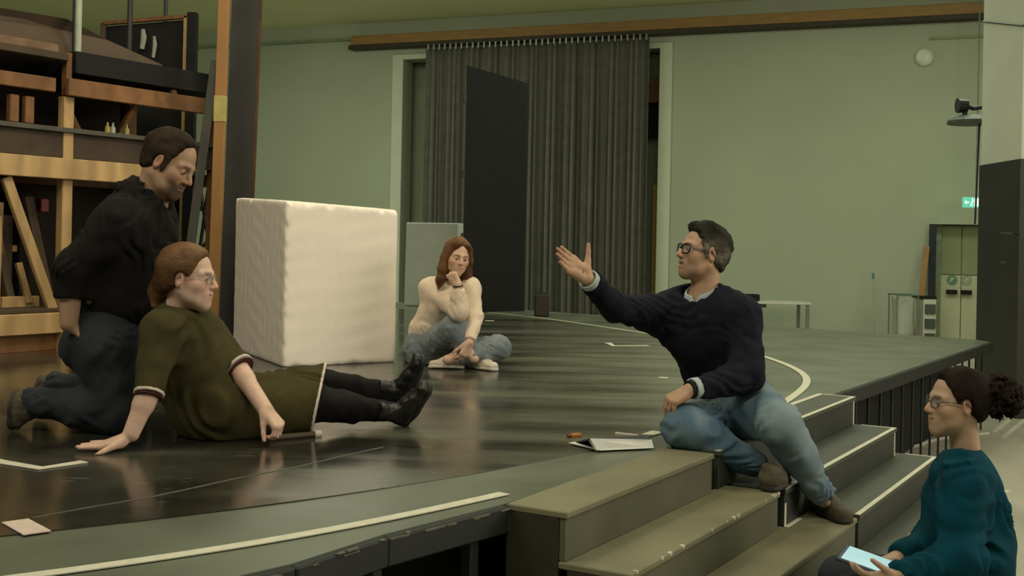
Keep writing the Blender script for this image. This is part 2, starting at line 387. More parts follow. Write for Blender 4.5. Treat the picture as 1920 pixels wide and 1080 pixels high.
# floor tapes
def ribbon(pts, w, z=0.006, closed=False):
    v, f = [], []
    pts = [np.array(p[:2], float) for p in pts]
    for i, p in enumerate(pts):
        d_ = unit(pts[min(i + 1, len(pts) - 1)] - pts[max(i - 1, 0)]); nrm = V(-d_[1], d_[0])
        for sgn in (1, -1): v.append((*(p + nrm * sgn * w / 2), z)); v.append((*(p + nrm * sgn * w / 2), z - 0.003))
    for i in range(len(pts) - 1):
        a = 4 * i; b = a + 4
        f += [[a, a + 2, b + 2, b], [a, b, b + 1, a + 1], [a + 2, a + 3, b + 3, b + 2]]
    f += [[0, 1, 3, 2], [4 * (len(pts) - 1) + k for k in (0, 2, 3, 1)]]
    return MB().add(v, f)
TC, TR = V(-5.132, 8.669), 7.062
arcpts = [(-1.5, 2.64), (-1.12, 2.86), (-0.94, 2.96), (-0.8, 3.07), (-0.68, 3.17), (-0.55, 3.26), (-0.35, 3.49), (-0.16, 3.72), (-0.02, 3.89), (0.55, 4.62), (1.05, 5.45), (1.43, 6.23), (1.56, 6.56),
          (1.76, 6.98), (1.9, 7.4), (1.96, 7.74), (1.99, 8.12), (1.98, 8.62), (1.94, 9.06), (1.72, 10.05), (1.3, 11.14), (0.94, 11.89), (0.58, 12.68), (0.19, 13.39), (-0.19, 13.98)]
ang = np.array([math.atan2(p[1] - TC[1], p[0] - TC[0]) for p in arcpts]); rad = np.array([math.hypot(p[0] - TC[0], p[1] - TC[1]) for p in arcpts])
def arc(t0, t1, n):
    out = []
    for t in np.linspace(t0, t1, n):
        ww = np.exp(-((ang - t) / 0.10) ** 2) * np.gradient(ang); r_ = (ww @ rad) / ww.sum(); out.append((TC[0] + r_ * math.cos(t), TC[1] + r_ * math.sin(t)))
    return out
ribbon(arc(ang[0], ang[8], 60), 0.046).build('tape_line', M_tape, stage)
ribbon(arc(ang[11], ang[-1] + 0.01, 110), 0.046).build('tape_line', M_tape, stage)
def tapes(px, w, M=M_tape): ribbon([gz(*p, 0.006) for p in px], w, 0.0085).build('tape_mark', M, stage)
tapes([(-60, 852), (0, 866), (76, 878.5), (158, 866)], 0.05)
tapes([(28, 977), (70, 1000)], 0.075, M_tapepink)
tapes([(1140, 643), (1150, 648.5), (1216, 648)], 0.06)
tapes([(1236, 708), (1252, 709)], 0.05)
tapes([(910, 601), (926, 601.5)], 0.06)
sm = [gz(x, y)[:2] for x, y in ((60, 974), (150, 957), (285, 934), (387, 912), (440, 900), (560, 877), (660, 853), (720, 840))]
ribbon(sm, 0.007, 0.0055).build('seam_line', mat('seam_grey', (0.10, 0.098, 0.075), .6, .3, 9), stage)
for a_, b_ in (((1862, 812), (1930, 758)), ((1880, 822), (1940, 772))):
    ribbon([gz(*a_, ZF), gz(*b_, ZF)], .05, ZF + .004).build('floor_line', mat('floor_line_pale', (.52, .51, .40), .6), FLOOR)

# ------------------------------------------------------------------ stage steps
NV, UV = V(0.862, -0.508, 0), V(0.508, 0.862, 0)
def sp(n, t, z): return NV * n + UV * t + ZAX * z
def sbox(mb, n0, n1, t0, t1, z0, z1, bev=0.0):
    return mb.obox(sp((n0 + n1) / 2, (t0 + t1) / 2, (z0 + z1) / 2), (NV, UV, ZAX), ((n1 - n0) / 2, (t1 - t0) / 2, (z1 - z0) / 2), bev)
def steps(label, fronts, t0s, t1s, mt, mr, ms, tape):
    R = root('stage_steps', sp(-1.4, (t0s[0] + t1s[0]) / 2, ZF), label, 'steps', 'step units against the stage edge')
    n_prev = -1.90
    for k, nf in enumerate(fronts):
        z = -0.155 * k + (0.002 if k == 0 else 0); zl = -0.155 * (k + 1) if k < 4 else ZF
        m = MB(); sbox(m, n_prev - (0.0 if k == 0 else 0.03), nf, t0s[k], t1s[k], z - 0.022, z, 0.004); td = m.build('tread', mt, R)
        m = MB(); sbox(m, nf - 0.03, nf - 0.008, t0s[k] + 0.006, t1s[k] - 0.006, max(zl, ZF) + (0.0 if k == 4 else 0.001), z - 0.023, 0.002); rs = m.build('riser', mr, R)
        for (ta, tb) in ((t0s[k], t0s[k] + 0.022), (t1s[k] - 0.022, t1s[k])):
            m = MB(); sbox(m, n_prev + 0.001, nf - 0.031, ta + 0.002, tb - 0.002, ZF, z - 0.023, 0.002); m.build('side_panel', ms, R)
        if tape and k < 4:
            h = 0.0015
            m = MB(); sbox(m, nf - 0.024, nf - 0.001, t0s[k], t1s[k], z, z + h); m.build('edge_tape', M_tape, td)
            m = MB(); sbox(m, n_prev + 0.03, nf - 0.025, t1s[k] - 0.018, t1s[k], z, z + h); m.build('edge_tape', M_tape, td)
            m = MB(); sbox(m, nf - 0.008, nf - 0.006, t1s[k] - 0.03, t1s[k] - 0.008, max(zl, ZF) + 0.002, z - 0.024); m.build('edge_tape', M_tape, rs)
            if k == 1:
                m = MB(); sbox(m, nf - 0.008, nf - 0.006, t0s[k] + 0.006, t0s[k] + 0.028, zl + 0.002, z - 0.06); m.build('edge_tape', M_tape, rs)
                m = MB(); sbox(m, nf - 0.007, nf + 0.012, t0s[k] + 0.006, t0s[k] + 0.2, zl + 0.0005, zl + 0.002); m.build('edge_tape', M_tape, rs)
        if not tape and k == 1:      # chipped nosing
            rg = random.Random(5); m = MB()
            for _ in range(13):
                t = t0s[k] + (t1s[k] - t0s[k]) * rg.random(); l_ = 0.004 + 0.018 * rg.random() ** 2
                sbox(m, nf - 0.002 - 0.012 * rg.random(), nf + 0.001, t, t + l_, z - 0.008, z + 0.0012)
            o = m.build('chips', M_tape, td); o['kind'] = 'stuff'
        n_prev = nf
    return R
e1 = [4.49, 4.66, 5.07, 5.07, 5.07]
steps('worn olive plywood steps where the notebook lies, without tape', [-1.68, -1.46, -1.25, -1.10, -0.93], [3.22] * 5, e1, M_stepl, M_riserl, mat('step_side', (0.030, 0.026, 0.014), 0.7), False)
steps('dark steps with white taped edges behind the seated man', [-1.68, -1.455, -1.255, -1.115, -0.95], [t + 0.06 for t in e1], [6.72, 6.735, 6.84, 6.84, 6.84], M_stepr, M_riser, M_riser, True)
ribbon([sp(-1.875, 5.75, 0), sp(-1.875, 6.70, 0)], 0.028, 0.0065).build('tape_line', M_tape, stage)

# ------------------------------------------------------------------ columns
Yc = 11.6; x0 = at(1836, 470, Yc + 1.0)[0]; zsp = at(1880, 297, Yc)[2]
c = root('column', (x0 + 0.6, Yc + 0.5, ZF), 'thick square column, white above and black below, beside the stage', 'column'); c['kind'] = 'structure'
MB().box((x0, Yc, zsp), (x0 + 1.2, Yc + 1.0, ZC)).build('upper_shaft', mat('column_white', (0.60, 0.63, 0.50), 0.8, 0.04, 2), c)
MB().box((x0 - 0.012, Yc - 0.012, ZF), (x0 + 1.212, Yc + 1.012, zsp)).build('lower_shaft', mat('column_black', (0.018, 0.018, 0.014), 0.55, 0, 3.0, 0.1, 30, base2=(0.028, 0.028, 0.022)), c)
pts = [V(x0 - 0.012, Yc + 1.0, at(1842, 40, Yc + 1.0)[2]), V(x0 - 0.012, Yc - 0.012, at(1912, 48, Yc)[2]), V(x0 + 0.2, Yc - 0.02, at(1925, 50, Yc)[2]), V(x0 + 0.6, Yc - 0.015, at(1950, 54, Yc)[2])]
MB().tube(pts, 0.009).build('cable', M_steel, c)
m = MB()
for (px, py, l) in ((1897, 438, 0.09), (1880, 492, 0.02), (1906, 440, 0.03)):
    k_ = (x0 - .013) / (at(px, py, 1.0)[0]); p = at(px, py, k_); m.obox(p, (unit(V(0, 1, 0.05)), V(1, 0, 0), ZAX), (l * 3, 0.001, 0.008))
m.build('scuff_mark', mat('scuff_grey', (0.10, 0.10, 0.08), 0.7), c)

Yk = 9.35; kx0 = at(429, 100, Yk)[0]; kx1 = at(484, 100, Yk)[0]
c = root('column', ((kx0 + kx1) / 2 - 0.05, Yk + 0.1, 0), 'black steel column standing behind the white block', 'column'); c['kind'] = 'structure'
lean = V(0.022, 0, 1.0); lean /= lean[2]
base = V((kx0 + kx1) / 2 - 0.04, Yk + 0.1, 0) - lean * 0.0; base[0] = (kx0 + kx1) / 2 - 0.022 * 2.4
hw = (kx1 - kx0) / 2 - 0.01
def lbox(mb, cx, hx, cy, hy, z0, z1):
    v = []
    for z in (z0, z1):
        for sx, sy in ((-1, -1), (1, -1), (1, 1), (-1, 1)): v.append(base + lean * z + V(cx + sx * hx, cy + sy * hy, 0))
    return mb.add(v, [[3, 2, 1, 0], [4, 5, 6, 7], [0, 1, 5, 4], [1, 2, 6, 5], [2, 3, 7, 6], [3, 0, 4, 7]])
lbox(MB(), 0, hw, -0.09, 0.008, 0, ZC).build('front_flange', mat('column_iron', (0.022, 0.021, 0.019), 0.6, 0.2, 5), c)
lbox(MB(), 0, 0.012, 0, 0.082, 0, ZC).build('web', M_black, c)
lbox(MB(), -0.012, hw, 0.09, 0.008, 0, ZC).build('rear_flange', mat('rusty_iron', (0.09, 0.045, 0.02), 0.7, 0.3, 6), c)

# ================================================================== objects on and around the stage
# timber storage rack
RP, RD, RB = V(-3.22, 8.5, 0), unit(V(0.545, 0.839, 0)), unit(V(-0.839, 0.545, 0))
def rp(k, dpt, z): return RP + RD * k + RB * dpt + ZAX * z
rack = root('storage_rack', rp(-0.1, 0.55, 0), 'tall pine timber storage rack with shelves behind the kneeling man', 'rack')
def rb(name, M, a, b, w, h, side=(0, 0, 1), par=None): return MB().beam(rp(*a), rp(*b), w, h, side, 0.005).build(name, M, par or rack)
for k in (-1.55, 0.0, 1.42):
    for dpt in (0.045, 1.1):
        Mx = M_pine if (dpt < 0.5 and k < 1) else M_pined
        rb('post', Mx, (k, dpt, 0.0), (k, dpt, 1.83 if k == 0 and dpt < .5 else 2.08), 0.085, 0.075, RD)
rb('post_top', M_pined, (0.0, 0.045, 1.84), (0.0, 0.045, 2.15), 0.05, 0.06, RD)
rb('beam', M_pine, (-1.6, -0.02, 1.305), (0.92, -0.02, 1.305), 0.15, 0.045)
rb('beam', M_pined, (-0.05, -0.03, 1.895), (1.46, -0.03, 1.895), 0.125, 0.045)
rb('beam', M_pined, (-1.6, 0.02, 1.90), (-0.12, 0.02, 1.90), 0.10, 0.045)
rb('beam', M_pine, (-1.6, -0.03, 0.20), (-0.03, -0.03, 0.20), 0.145, 0.06)
rb('beam', M_pined, (-1.6, 1.1, 0.20), (1.4, 1.1, 0.20), 0.13, 0.05)
rb('beam', M_pined, (-1.6, 1.1, 1.30), (1.4, 1.1, 1.30), 0.13, 0.05)
for k in (-1.55, 0.0, 1.42):
    for z in (0.2, 1.3): rb('crossbar', M_pined, (k, 0.08, z), (k, 1.05, z), 0.10, 0.045)
for z, k0, k1, M in ((1.585, -1.6, 1.46, mat('shelf_edge', (0.075, 0.07, 0.055), 0.8, 0.2, 6)), (2.085, 0.03, 1.50, M_black), (2.11, -1.6, -0.03, M_dkwood), (0.29, -1.6, 1.4, M_dkwood)):
    h = {1.585: 0.035, 2.085: 0.16, 2.11: 0.05, 0.29: 0.03}[z]
    MB().obox(rp((k0 + k1) / 2, 0.55, z), (RD, RB, ZAX), ((k1 - k0) / 2, 0.57, h / 2), 0.004).build('shelf', M, rack)
MB().obox(rp(0.0, 0.03, 1.475), (RD, RB, ZAX), (1.5, 0.012, 0.09), 0.003).build('apron_board', M_dkwood, rack)
MB().obox(rp(-0.1, 1.17, 1.08), (RD, RB, ZAX), (1.55, 0.015, 1.05), 0.003).build('back_board', mat('dim_board', (0.035, 0.022, 0.012), 0.85, 0.4, 2), rack)
rb('brace', M_pine, (-0.49, 0.02, 1.22), (-0.10, 0.02, 0.29), 0.075, 0.04, RD)
rb('brace', M_pined, (-0.42, 0.35, 1.25), (-0.22, 0.35, 0.29), 0.06, 0.04, RD)
rb('brace', M_pined, (-0.10, 0.75, 1.25), (-0.42, 0.75, 0.29), 0.07, 0.04, RD)
rb('stud', M_pine, (-0.50, 0.10, 0.30), (-0.50, 0.10, 0.95), 0.06, 0.04, RD)
rb('stud', M_pine, (-0.36, 0.25, 0.30), (-0.06, 0.25, 0.30), 0.05, 0.16, RB)
rb('stud', M_pine, (-0.14, 0.5, 0.72), (0.10, 0.5, 0.72), 0.05, 0.05)
rb('stud', M_pined, (-0.30, 0.06, 1.61), (-0.30, 0.06, 1.80), 0.07, 0.05, RD)
rb('stud', M_pined, (-0.42, 0.06, 1.61), (-0.42, 0.06, 1.80), 0.07, 0.05, RD)
rb('stud', M_pined, (0.10, 0.25, 1.86), (0.26, 0.25, 1.60), 0.05, 0.05, RD)
rb('stud', M_pined, (0.78, 0.25, 1.86), (0.62, 0.25, 1.60), 0.05, 0.05, RD)
rb('stud', M_pined, (1.0, 0.02, 1.86), (0.95, 0.02, 2.0), 0.05, 0.04, RD)
MB().obox(rp(-0.75, 0.02, 0.075), (RD, RB, ZAX), (0.78, 0.02, 0.072), 0.003).build('foot_board', M_pined, rack)
MB().obox(rp(-0.03, -0.03, 0.062), (RD, RB, ZAX), (0.05, 0.03, 0.060), 0.003).build('foot_block', M_pine, rack)
# things stored in the rack
rng = random.Random(21)
def stored(name, label, cat, k, dpt, z, half, M, yaw=0.0, group=None):
    u = RD * math.cos(yaw) + RB * math.sin(yaw); v_ = np.cross(ZAX, u)
    return tag(MB().obox(rp(k, dpt, z + half[2]), (u, v_, ZAX), half, 0.006).build(name, M), label, cat, group)
for k, h, M, lab in ((-0.33, 0.40, M_black, 'black board standing on the lower rack shelf by the sloping brace'), (-0.20, 0.33, M_dkwood, 'dark brown board standing upright on the lower rack shelf'), (-0.06, 0.42, M_black, 'black board on the lower rack shelf by the pine post')):
    stored('scenery_board', lab, 'board', k, 0.70, 0.306, (0.045, 0.25, h), M, 0.1)
stored('tool_crate', 'dark crate with a red lid on the lower rack shelf', 'crate', -0.54, 0.62, 0.306, (0.09, 0.10, 0.16), mat('crate_red', (0.10, 0.02, 0.012), 0.7))
stored('paint_tin', 'small red tin on the rack behind the kneeling man', 'tin', 0.18, 0.2, 1.385, (0.035, 0.035, 0.05), mat('tin_red', (0.24, 0.05, 0.03), 0.5)).location = tuple(rp(0.14, 0.5, 1.0))
for i, (k, lab, colr) in enumerate(((0.42, 'yellow bottle on the middle rack shelf', (0.40, 0.34, 0.08)), (0.47, 'pale bottle next to the yellow bottle on the rack', (0.42, 0.45, 0.36)), (0.60, 'olive bottle near the sloping stick on the rack', (0.34, 0.33, 0.10)))):
    p = rp(k, 0.12, 1.603); m = MB().tube([p, p + ZAX * 0.05, p + ZAX * 0.065, p + ZAX * 0.09], [0.02, 0.02, 0.009, 0.008], 12)
    tag(m.build('bottle', mat('bottle_%d' % i, colr, 0.4), smooth=False), lab, 'bottle', 'bottles on the middle rack shelf')
for i, (k0, d0, k1, d1, z1, w_, M, lab) in enumerate((
        (-0.47, .14, -0.40, .22, 1.05, .05, M_pine, 'pale stick leaning in the rack beside the upright stud'), (-0.25, .28, -0.34, .40, 0.98, .06, M_brown, 'grey brown stick leaning behind the sloping brace'),
        (-0.44, .25, -0.54, .36, 0.90, .05, M_pined, 'reddish stick leaning low in the rack'), (-0.02, .16, -0.12, .30, 1.10, .07, M_brown, 'wide brown lath leaning behind the pine post'),
        (-0.15, .22, -0.19, .30, 0.62, .05, M_pine, 'short pale offcut standing at the foot of the sloping brace'))):
    tag(MB().beam(rp(k0, d0, .33), rp(k1, d1, z1), w_, .03, RD, .003).build('timber_stick', M), lab, 'stick', 'sticks leaning in the rack')
tag(MB().obox(rp(-0.9, 0.6, 1.38 + 0.07), (RD, RB, ZAX), (0.5, 0.45, 0.06), 0.004).build('folded_cloth', M_void), 'dark folded cloth lying in the rack', 'cloth')
# long brown scenic flats lying on top
v = [rp(-1.6, 0.1, 2.14), rp(1.1, 0.25, 2.17), rp(1.1, 0.33, 2.24), rp(0.55, 0.3, 2.35), rp(0.1, 0.2, 2.43), rp(-1.6, 0.18, 2.38)]
n_ = RB * 0.06
tag(MB().add(v + [p + n_ for p in v], [[0, 1, 2, 3, 4, 5], [11, 10, 9, 8, 7, 6]] + [[i, i + 6, (i + 1) % 6 + 6, (i + 1) % 6] for i in range(6)]).build('scenic_flat', M_brown), 'long brown scenic flat lying along the top of the rack', 'flat')
tag(MB().obox(rp(-0.85, 0.02, 2.165), (RD, unit(RB + ZAX * .1), ZAX), (0.74, 0.03, 0.028), 0.004).build('timber_batten', mat('batten_brown', (0.17, 0.10, 0.055), .8, .3, 8)), 'pale brown batten lying on the front edge of the rack top', 'batten')
tag(MB().obox(rp(0.62, 0.6, 2.20), (RD, RB, unit(ZAX + RD * .1)), (0.10, 0.3, 0.035), 0.006).build('timber_block', M_brown), 'short brown timber block on the rack top', 'timber')
# scenic frame behind the rack top
Yf = 10.7
fr = root('scenery_flat', (*at(280, 140, Yf)[:2], 0.0), 'wooden framed black panel standing behind the rack top', 'frame')
def fbar(name, M, a, b, w, t=0.05): MB().beam(at(*a, Yf), at(*b, Yf), w, t, (0, 1, 0) if False else np.cross(at(*b, Yf) - at(*a, Yf), V(0, 1, 0)), 0.004).build(name, M, fr)
fbar('top_rail', M_pined, (192, 44), (352, 31), 0.035)
fbar('stile', M_pine, (349, 30), (336, 628), 0.035)
fbar('stile', M_black, (362, 24), (349, 628), 0.085, 0.08)
fbar('stile', M_brown, (194, 44), (183, 624), 0.04)
q = [at(198, 50, Yf + .03), at(345, 38, Yf + .03), at(337, 600, Yf + .03), at(188, 600, Yf + .03)]
MB().add(q + [p + V(0, .02, 0) for p in q], [[0, 1, 2, 3], [7, 6, 5, 4], [0, 4, 5, 1], [1, 5, 6, 2], [2, 6, 7, 3], [3, 7, 4, 0]]).build('panel', M_black, fr)
for (x, y0, y1, w) in ((268, 55, 92, 0.07), (289, 68, 108, 0.05)):
    a, b = at(x, y0, Yf - 0.03), at(x - 2, y1, Yf - 0.03)
    tag(MB().tube([a, a * .6 + b * .4 + V(.01, 0, 0), b], [w * .25, w * .4, w * .3], 9).build('hanging_cloth', mat('cloth_grey', (0.33, 0.34, 0.28), .9)),
        'pale rag hanging on the framed panel, ' + ('the one by the pipe' if x < 280 else 'the one by the wooden stile'), 'rag', 'rags on the framed panel')
# steel pipes
def pipe(px, py0, py1, Y, r, M, lab, top=None):
    a, b = at(px, py1, Y), at(px, py0, Y); b = a + V(0, 0, (ZC if top is None else top) - a[2])
    return tag(MB().tube([a, b], r, 12).build('steel_pipe', M, smooth=False), lab, 'pipe', 'upright pipes above the rack')
pipe(146, 12, 97, 8.62, 0.024, mat('pipe_grey', (0.36, 0.40, 0.30), .5), 'pale grey upright pipe rising from the rack post')
pipe(140, 12, 97, 8.70, 0.020, M_steel, 'black upright pipe close beside the pale pipe on the rack')
pipe(242, 12, 118, 10.0, 0.022, M_steel, 'black upright pipe crossing the framed panel')
pipe(310, 12, 60, 10.9, 0.018, M_steel, 'thin black upright pipe behind the framed panel')
# leaning timbers and steel stand by the black column
m = MB().beam(at(423, -70, 9.1), gz(398, 640, 0.0) * 0 + at(397, 648, 9.05), 0.085, 0.05, (0, 1, 0), .004)
a_, b_ = at(423, -70, 9.1), at(398, 640, 9.1); b_ = a_ + (b_ - a_) * (a_[2] / (a_[2] - b_[2]))
pole = root('wooden_post', b_, 'orange brown wooden post standing against the black column', 'post')
MB().beam(a_, b_, 0.05, 0.085, (0, 1, 0), .004).build('shaft', mat('orange_wood', (0.30, 0.15, 0.045), .6, .2, 4, stretch=(1, 1, .3)), pole)
q0, q1 = a_ + (b_ - a_) * ((178 + 70) / 710), a_ + (b_ - a_) * ((226 + 70) / 710)
MB().beam(q0 + V(0, -.003, 0), q1 + V(0, -.003, 0), 0.058, 0.092, (0, 1, 0), .003).build('tape_band', mat('tape_yellow', (0.42, 0.36, 0.11), .5), pole)
a_, b_ = at(404, 112, 9.2), at(352, 500, 9.2)
b_ = a_ + (b_ - a_) * (a_[2] / (a_[2] - b_[2]))
tag(MB().beam(a_, b_, 0.02, 0.07, (0, 1, 0), .003).build('leaning_board', mat('grey_board', (0.06, 0.06, 0.048), .7, .2, 5)), 'long grey board leaning against the rack end', 'board')
st = root('lighting_stand', (*at(385, 600, 10.1)[:2], 0), 'dark folding steel stand between rack and wooden post', 'stand')
for nm, (p, q), r_ in (('leg', ((398, 300), (362, 560)), .016), ('leg', ((372, 330), (408, 560)), .016), ('mast', ((392, 260), (390, 500)), .018), ('crossbar', ((370, 392), (404, 385)), .022), ('crossbar', ((376, 470), (402, 430)), .013)):
    MB().tube([at(*p, 10.1), at(*q, 10.1)], r_, 8).build(nm, M_steel, st)
for px in (362, 408):
    a = at(px, 560, 10.1); MB().tube([a, V(a[0], a[1], 0.0)], .016, 8).build('foot', M_steel, st)

# black scenic door panel and grey foam slab at the back of the stage
p = [gz(866, 586), gz(981, 583.5)]
zt = [at(875, 122, p[0][1])[2], at(985, 156, p[1][1])[2]]
e = V(.014, .045, 0)
v = [p[0], p[1], V(p[1][0], p[1][1], zt[1]), V(p[0][0], p[0][1], zt[0])]
bp = root('black_flat', (v[0] + v[1]) / 2, 'tall black scenery panel standing before the curtain', 'panel')
MB().add(v + [q + e for q in v], [[0, 1, 2, 3], [7, 6, 5, 4], [0, 4, 5, 1], [1, 5, 6, 2], [2, 6, 7, 3], [3, 7, 4, 0]]).build('board', M_black, bp)
for z in (0.9, 1.65, 2.55):
    MB().obox(V(v[0][0] - .012, v[0][1] + .02, z), np.eye(3), (.02, .02, .045), .004).build('hinge', M_steel, bp)
a, b = gz(757, 573), gz(855, 577)
u = unit(b - a); nn = np.cross(ZAX, u); ht = at(765, 417, a[1])[2]
tag(MB().obox((a + b) / 2 + nn * .1 + ZAX * ht / 2, (u, nn, unit(ZAX + nn * .02)), (np.linalg.norm(b - a) / 2, .09, ht / 2), .012).build('foam_slab', M_foam2), 'smaller grey foam slab standing behind the sitting woman', 'foam slab')
# monitor loudspeaker
p = gz(1016, 594); s_ = p[1] / FPX
sk = root('loudspeaker', p, 'small dark loudspeaker box on the floor before the curtain', 'loudspeaker')
MB().obox(p + ZAX * .125 + V(0, .09, 0), np.eye(3), (.085, .085, .125), .012).build('cabinet', mat('speaker_brown', (0.028, 0.022, 0.016), .7), sk)
MB().obox(p + ZAX * .12 + V(0, 0.003, 0), np.eye(3), (.07, .004, .105), .003).build('grille', mat('speaker_grille', (0.040, 0.025, 0.018), .8, .3, 120), sk)
MB().tube([p + V(-.04, .09, .25), p + V(-.04, .09, .268), p + V(.04, .09, .268), p + V(.04, .09, .25)], .007, 6).build('handle', M_steel, sk)

# ------------------------------------------------------------------ foot of the back wall
def wf(px, py, Y): return at(px, py, Y)
Yt = 19.6; a = at(1392, 566, Yt); b = at(1522, 571, Yt); zt = (a[2] + b[2]) / 2
tb = root('folding_table', ((a[0] + b[0]) / 2, Yt + .35, ZF), 'long white folding table along the back wall', 'table')
MB().box((a[0] - .25, Yt, zt - .02), (b[0], Yt + .7, zt + .02), .006).build('tabletop', M_white, tb)
MB().box((a[0] - .2, Yt + .03, zt - .08), (b[0] - .75, Yt + .06, zt - .021), .004).build('apron', M_steel, tb)
for x in (a[0] - .2, b[0] - .05):
    for y in (Yt + .04, Yt + .66): MB().box((x - .035, y - .02, ZF), (x + .02, y + .02, zt - .021), .004).build('leg', mat('table_leg', (.16, .19, .14), .5), tb)
p0, p1 = at(1394, 556, Yt + .2), at(1424, 544, Yt + .2)
tag(MB().box((p0[0] - .1, Yt + .15, zt + .021), (p1[0], Yt + .45, zt + .021 + .11), .01).build('equipment_case', M_black), 'flat black case lying on the white folding table', 'case')
b = at(1637, 512, 20.05)
a = V(b[0] - .05, 19.7, ZF)
mp = root('floor_mop', a, 'thin mop with a blue handle end leaning on the wall', 'mop')
MB().tube([a + V(0, 0, .06), b - (b - a) * .08], .012, 8).build('handle', mat('mop_grey', (.32, .34, .30), .5), mp)
MB().tube([b - (b - a) * .08, b], .02, 8).build('grip', mat('mop_blue', (.03, .16, .18), .5), mp)
MB().box(a + V(-.2, -.05, 0), a + V(.2, .05, .06), .01).build('mop_head', M_grey, mp)
# laundry cart with a sagging bag
Yl = 18.9; A = at(1682, 553, Yl); B = at(1722, 556, Yl); zr = A[2]; dx = B[0] - A[0]
ct = root('laundry_cart', ((A[0] + B[0]) / 2, Yl + .2, ZF), 'wire laundry cart with a pale sagging bag by the door', 'cart')
for x in (A[0], B[0]):
    for y in (Yl, Yl + .4): MB().tube([V(x, y, ZF + .05), V(x, y, zr)], .011, 8).build('upright', M_grey, ct)
for y in (Yl, Yl + .4): MB().tube([V(A[0] - .02, y, zr), V(B[0] + .02, y, zr)], .014, 8).build('top_rail', mat('rail_teal', (.10, .17, .14), .4), ct)
for y in (Yl, Yl + .4):
    for x in (A[0], B[0]): MB().tube([V(x, y - .015, ZF + .03), V(x, y + .015, ZF + .03)], .03, 12).build('wheel', M_black, ct)
bagv, bagf = [], []
for j, (z, sc) in enumerate(((zr - .02, .98), (zr - .15, .9), (zr - .35, .84), (zr - .6, .86), (ZF + .12, .7))):
    for k in range(24):
        t = 2 * math.pi * k / 24; rr = 1 + .04 * math.sin(5 * t + j)
        cx, cy = math.cos(t), math.sin(t); cx = math.copysign(abs(cx) ** .6, cx); cy = math.copysign(abs(cy) ** .6, cy)
        bagv.append(((A[0] + B[0]) / 2 + cx * dx * .5 * sc * rr, Yl + .2 + cy * .2 * sc * rr, z - (.05 * abs(math.cos(2 * t)) if j == 0 else 0)))
for j in range(4):
    for k in range(24): bagf.append([j * 24 + k, (j + 1) * 24 + k, (j + 1) * 24 + (k + 1) % 24, j * 24 + (k + 1) % 24])
bagf.append([96 + k for k in range(24)][::-1])
link('bag', bagv, bagf, mat('bag_pale', (.40, .43, .33), .7, .1, 6), ct, smooth=True)
# drawer trolley
A = at(1733, 560, Yl + .1); B = at(1757, 560, Yl + .1); zr = A[2]
dt = root('drawer_trolley', ((A[0] + B[0]) / 2, Yl + .3, ZF), 'narrow white trolley with dark drawers beside the door', 'trolley')
MB().box((A[0], Yl + .12, ZF + .04), (B[0], Yl + .5, zr), .008).build('body', M_white, dt)
for i in range(4):
    z1 = zr - .06 - i * .235; MB().box((A[0] + .02, Yl + .09, z1 - .19), (B[0] - .02, Yl + .13, z1 - .03), .006).build('drawer', mat('drawer_dark', (.06, .08, .055), .5), dt)
MB().box((A[0] - .06, Yl + .1, zr + .001), (B[0], Yl + .5, zr + .035), .006).build('tray', M_black, dt)
# black curtain panel and plank beside the door
a0, _ = wallpt(1741, 500, .12); a1, _ = wallpt(1754, 500, .12)
m = MB(); wbox(m, a0, a1, .06, .16, ZF, zD - .01, .005); tag(m.build('dark_panel', mat('navy_panel', (.012, .016, .020), .7)), 'narrow dark navy panel standing at the door niche', 'panel')
a0, _ = wallpt(1727, 500, .2)
v0, v1 = wp(a0 - .05, .45, ZF), wp(a0 + .08, .2, wallpt(1733, 462, .2)[1])
tag(MB().beam(v0, v1, .10, .04, WU, .004).build('plank', M_rail), 'wooden plank leaning beside the dark navy panel', 'plank')
# exit sign with running figure and arrow
Ye = 19.1; e0 = at(1806, 389, Ye); e1 = at(1842, 370, Ye)
ex = root('exit_sign', ((e0[0] + e1[0]) / 2, Ye + .03, e0[2]), 'small glowing green and white exit sign hanging near the column', 'sign')
MB().box((e0[0], Ye, e0[2]), (e1[0], Ye + .05, e1[2]), .006).build('light_box', mat('exit_green', (.10, .42, .28), .4, emis=(.18, .80, .55, .55)), ex)
w_, h_ = e1[0] - e0[0], e1[2] - e0[2]
def sq(mb, fx0, fx1, fz0, fz1, sh=0):
    x0_, x1_, z0_, z1_ = e0[0] + fx0 * w_, e0[0] + fx1 * w_, e0[2] + fz0 * h_, e0[2] + fz1 * h_
    return mb.add([(x0_, Ye - .004, z0_), (x1_, Ye - .004, z0_), (x1_ + sh * h_, Ye - .004, z1_), (x0_ + sh * h_, Ye - .004, z1_)], [[0, 1, 2, 3]])
Mlit = mat('exit_white', (.7, .8, .7), .4, emis=(.80, 1.0, .88, .9))
m = MB(); sq(m, .58, .92, .12, .88); m.build('door_pictogram', Mlit, ex)
m = MB(); sq(m, .40, .48, .40, .70, .12); sq(m, .36, .40, .14, .44, .1); sq(m, .46, .50, .14, .44, -.1); sq(m, .44, .51, .74, .90); m.build('running_figure', Mlit, ex)
m = MB(); sq(m, .14, .30, .44, .56); m.add([(e0[0] + .06 * w_, Ye - .004, e0[2] + .5 * h_), (e0[0] + .16 * w_, Ye - .004, e0[2] + .28 * h_), (e0[0] + .16 * w_, Ye - .004, e0[2] + .72 * h_)], [[0, 1, 2]]); m.build('arrow', Mlit, ex)
MB().tube([V((e0[0] + e1[0]) / 2 + .06, Ye + .025, e1[2]), V((e0[0] + e1[0]) / 2 + .06, Ye + .025, ZC)], .012, 8).build('hanger_rod', M_grey, ex)
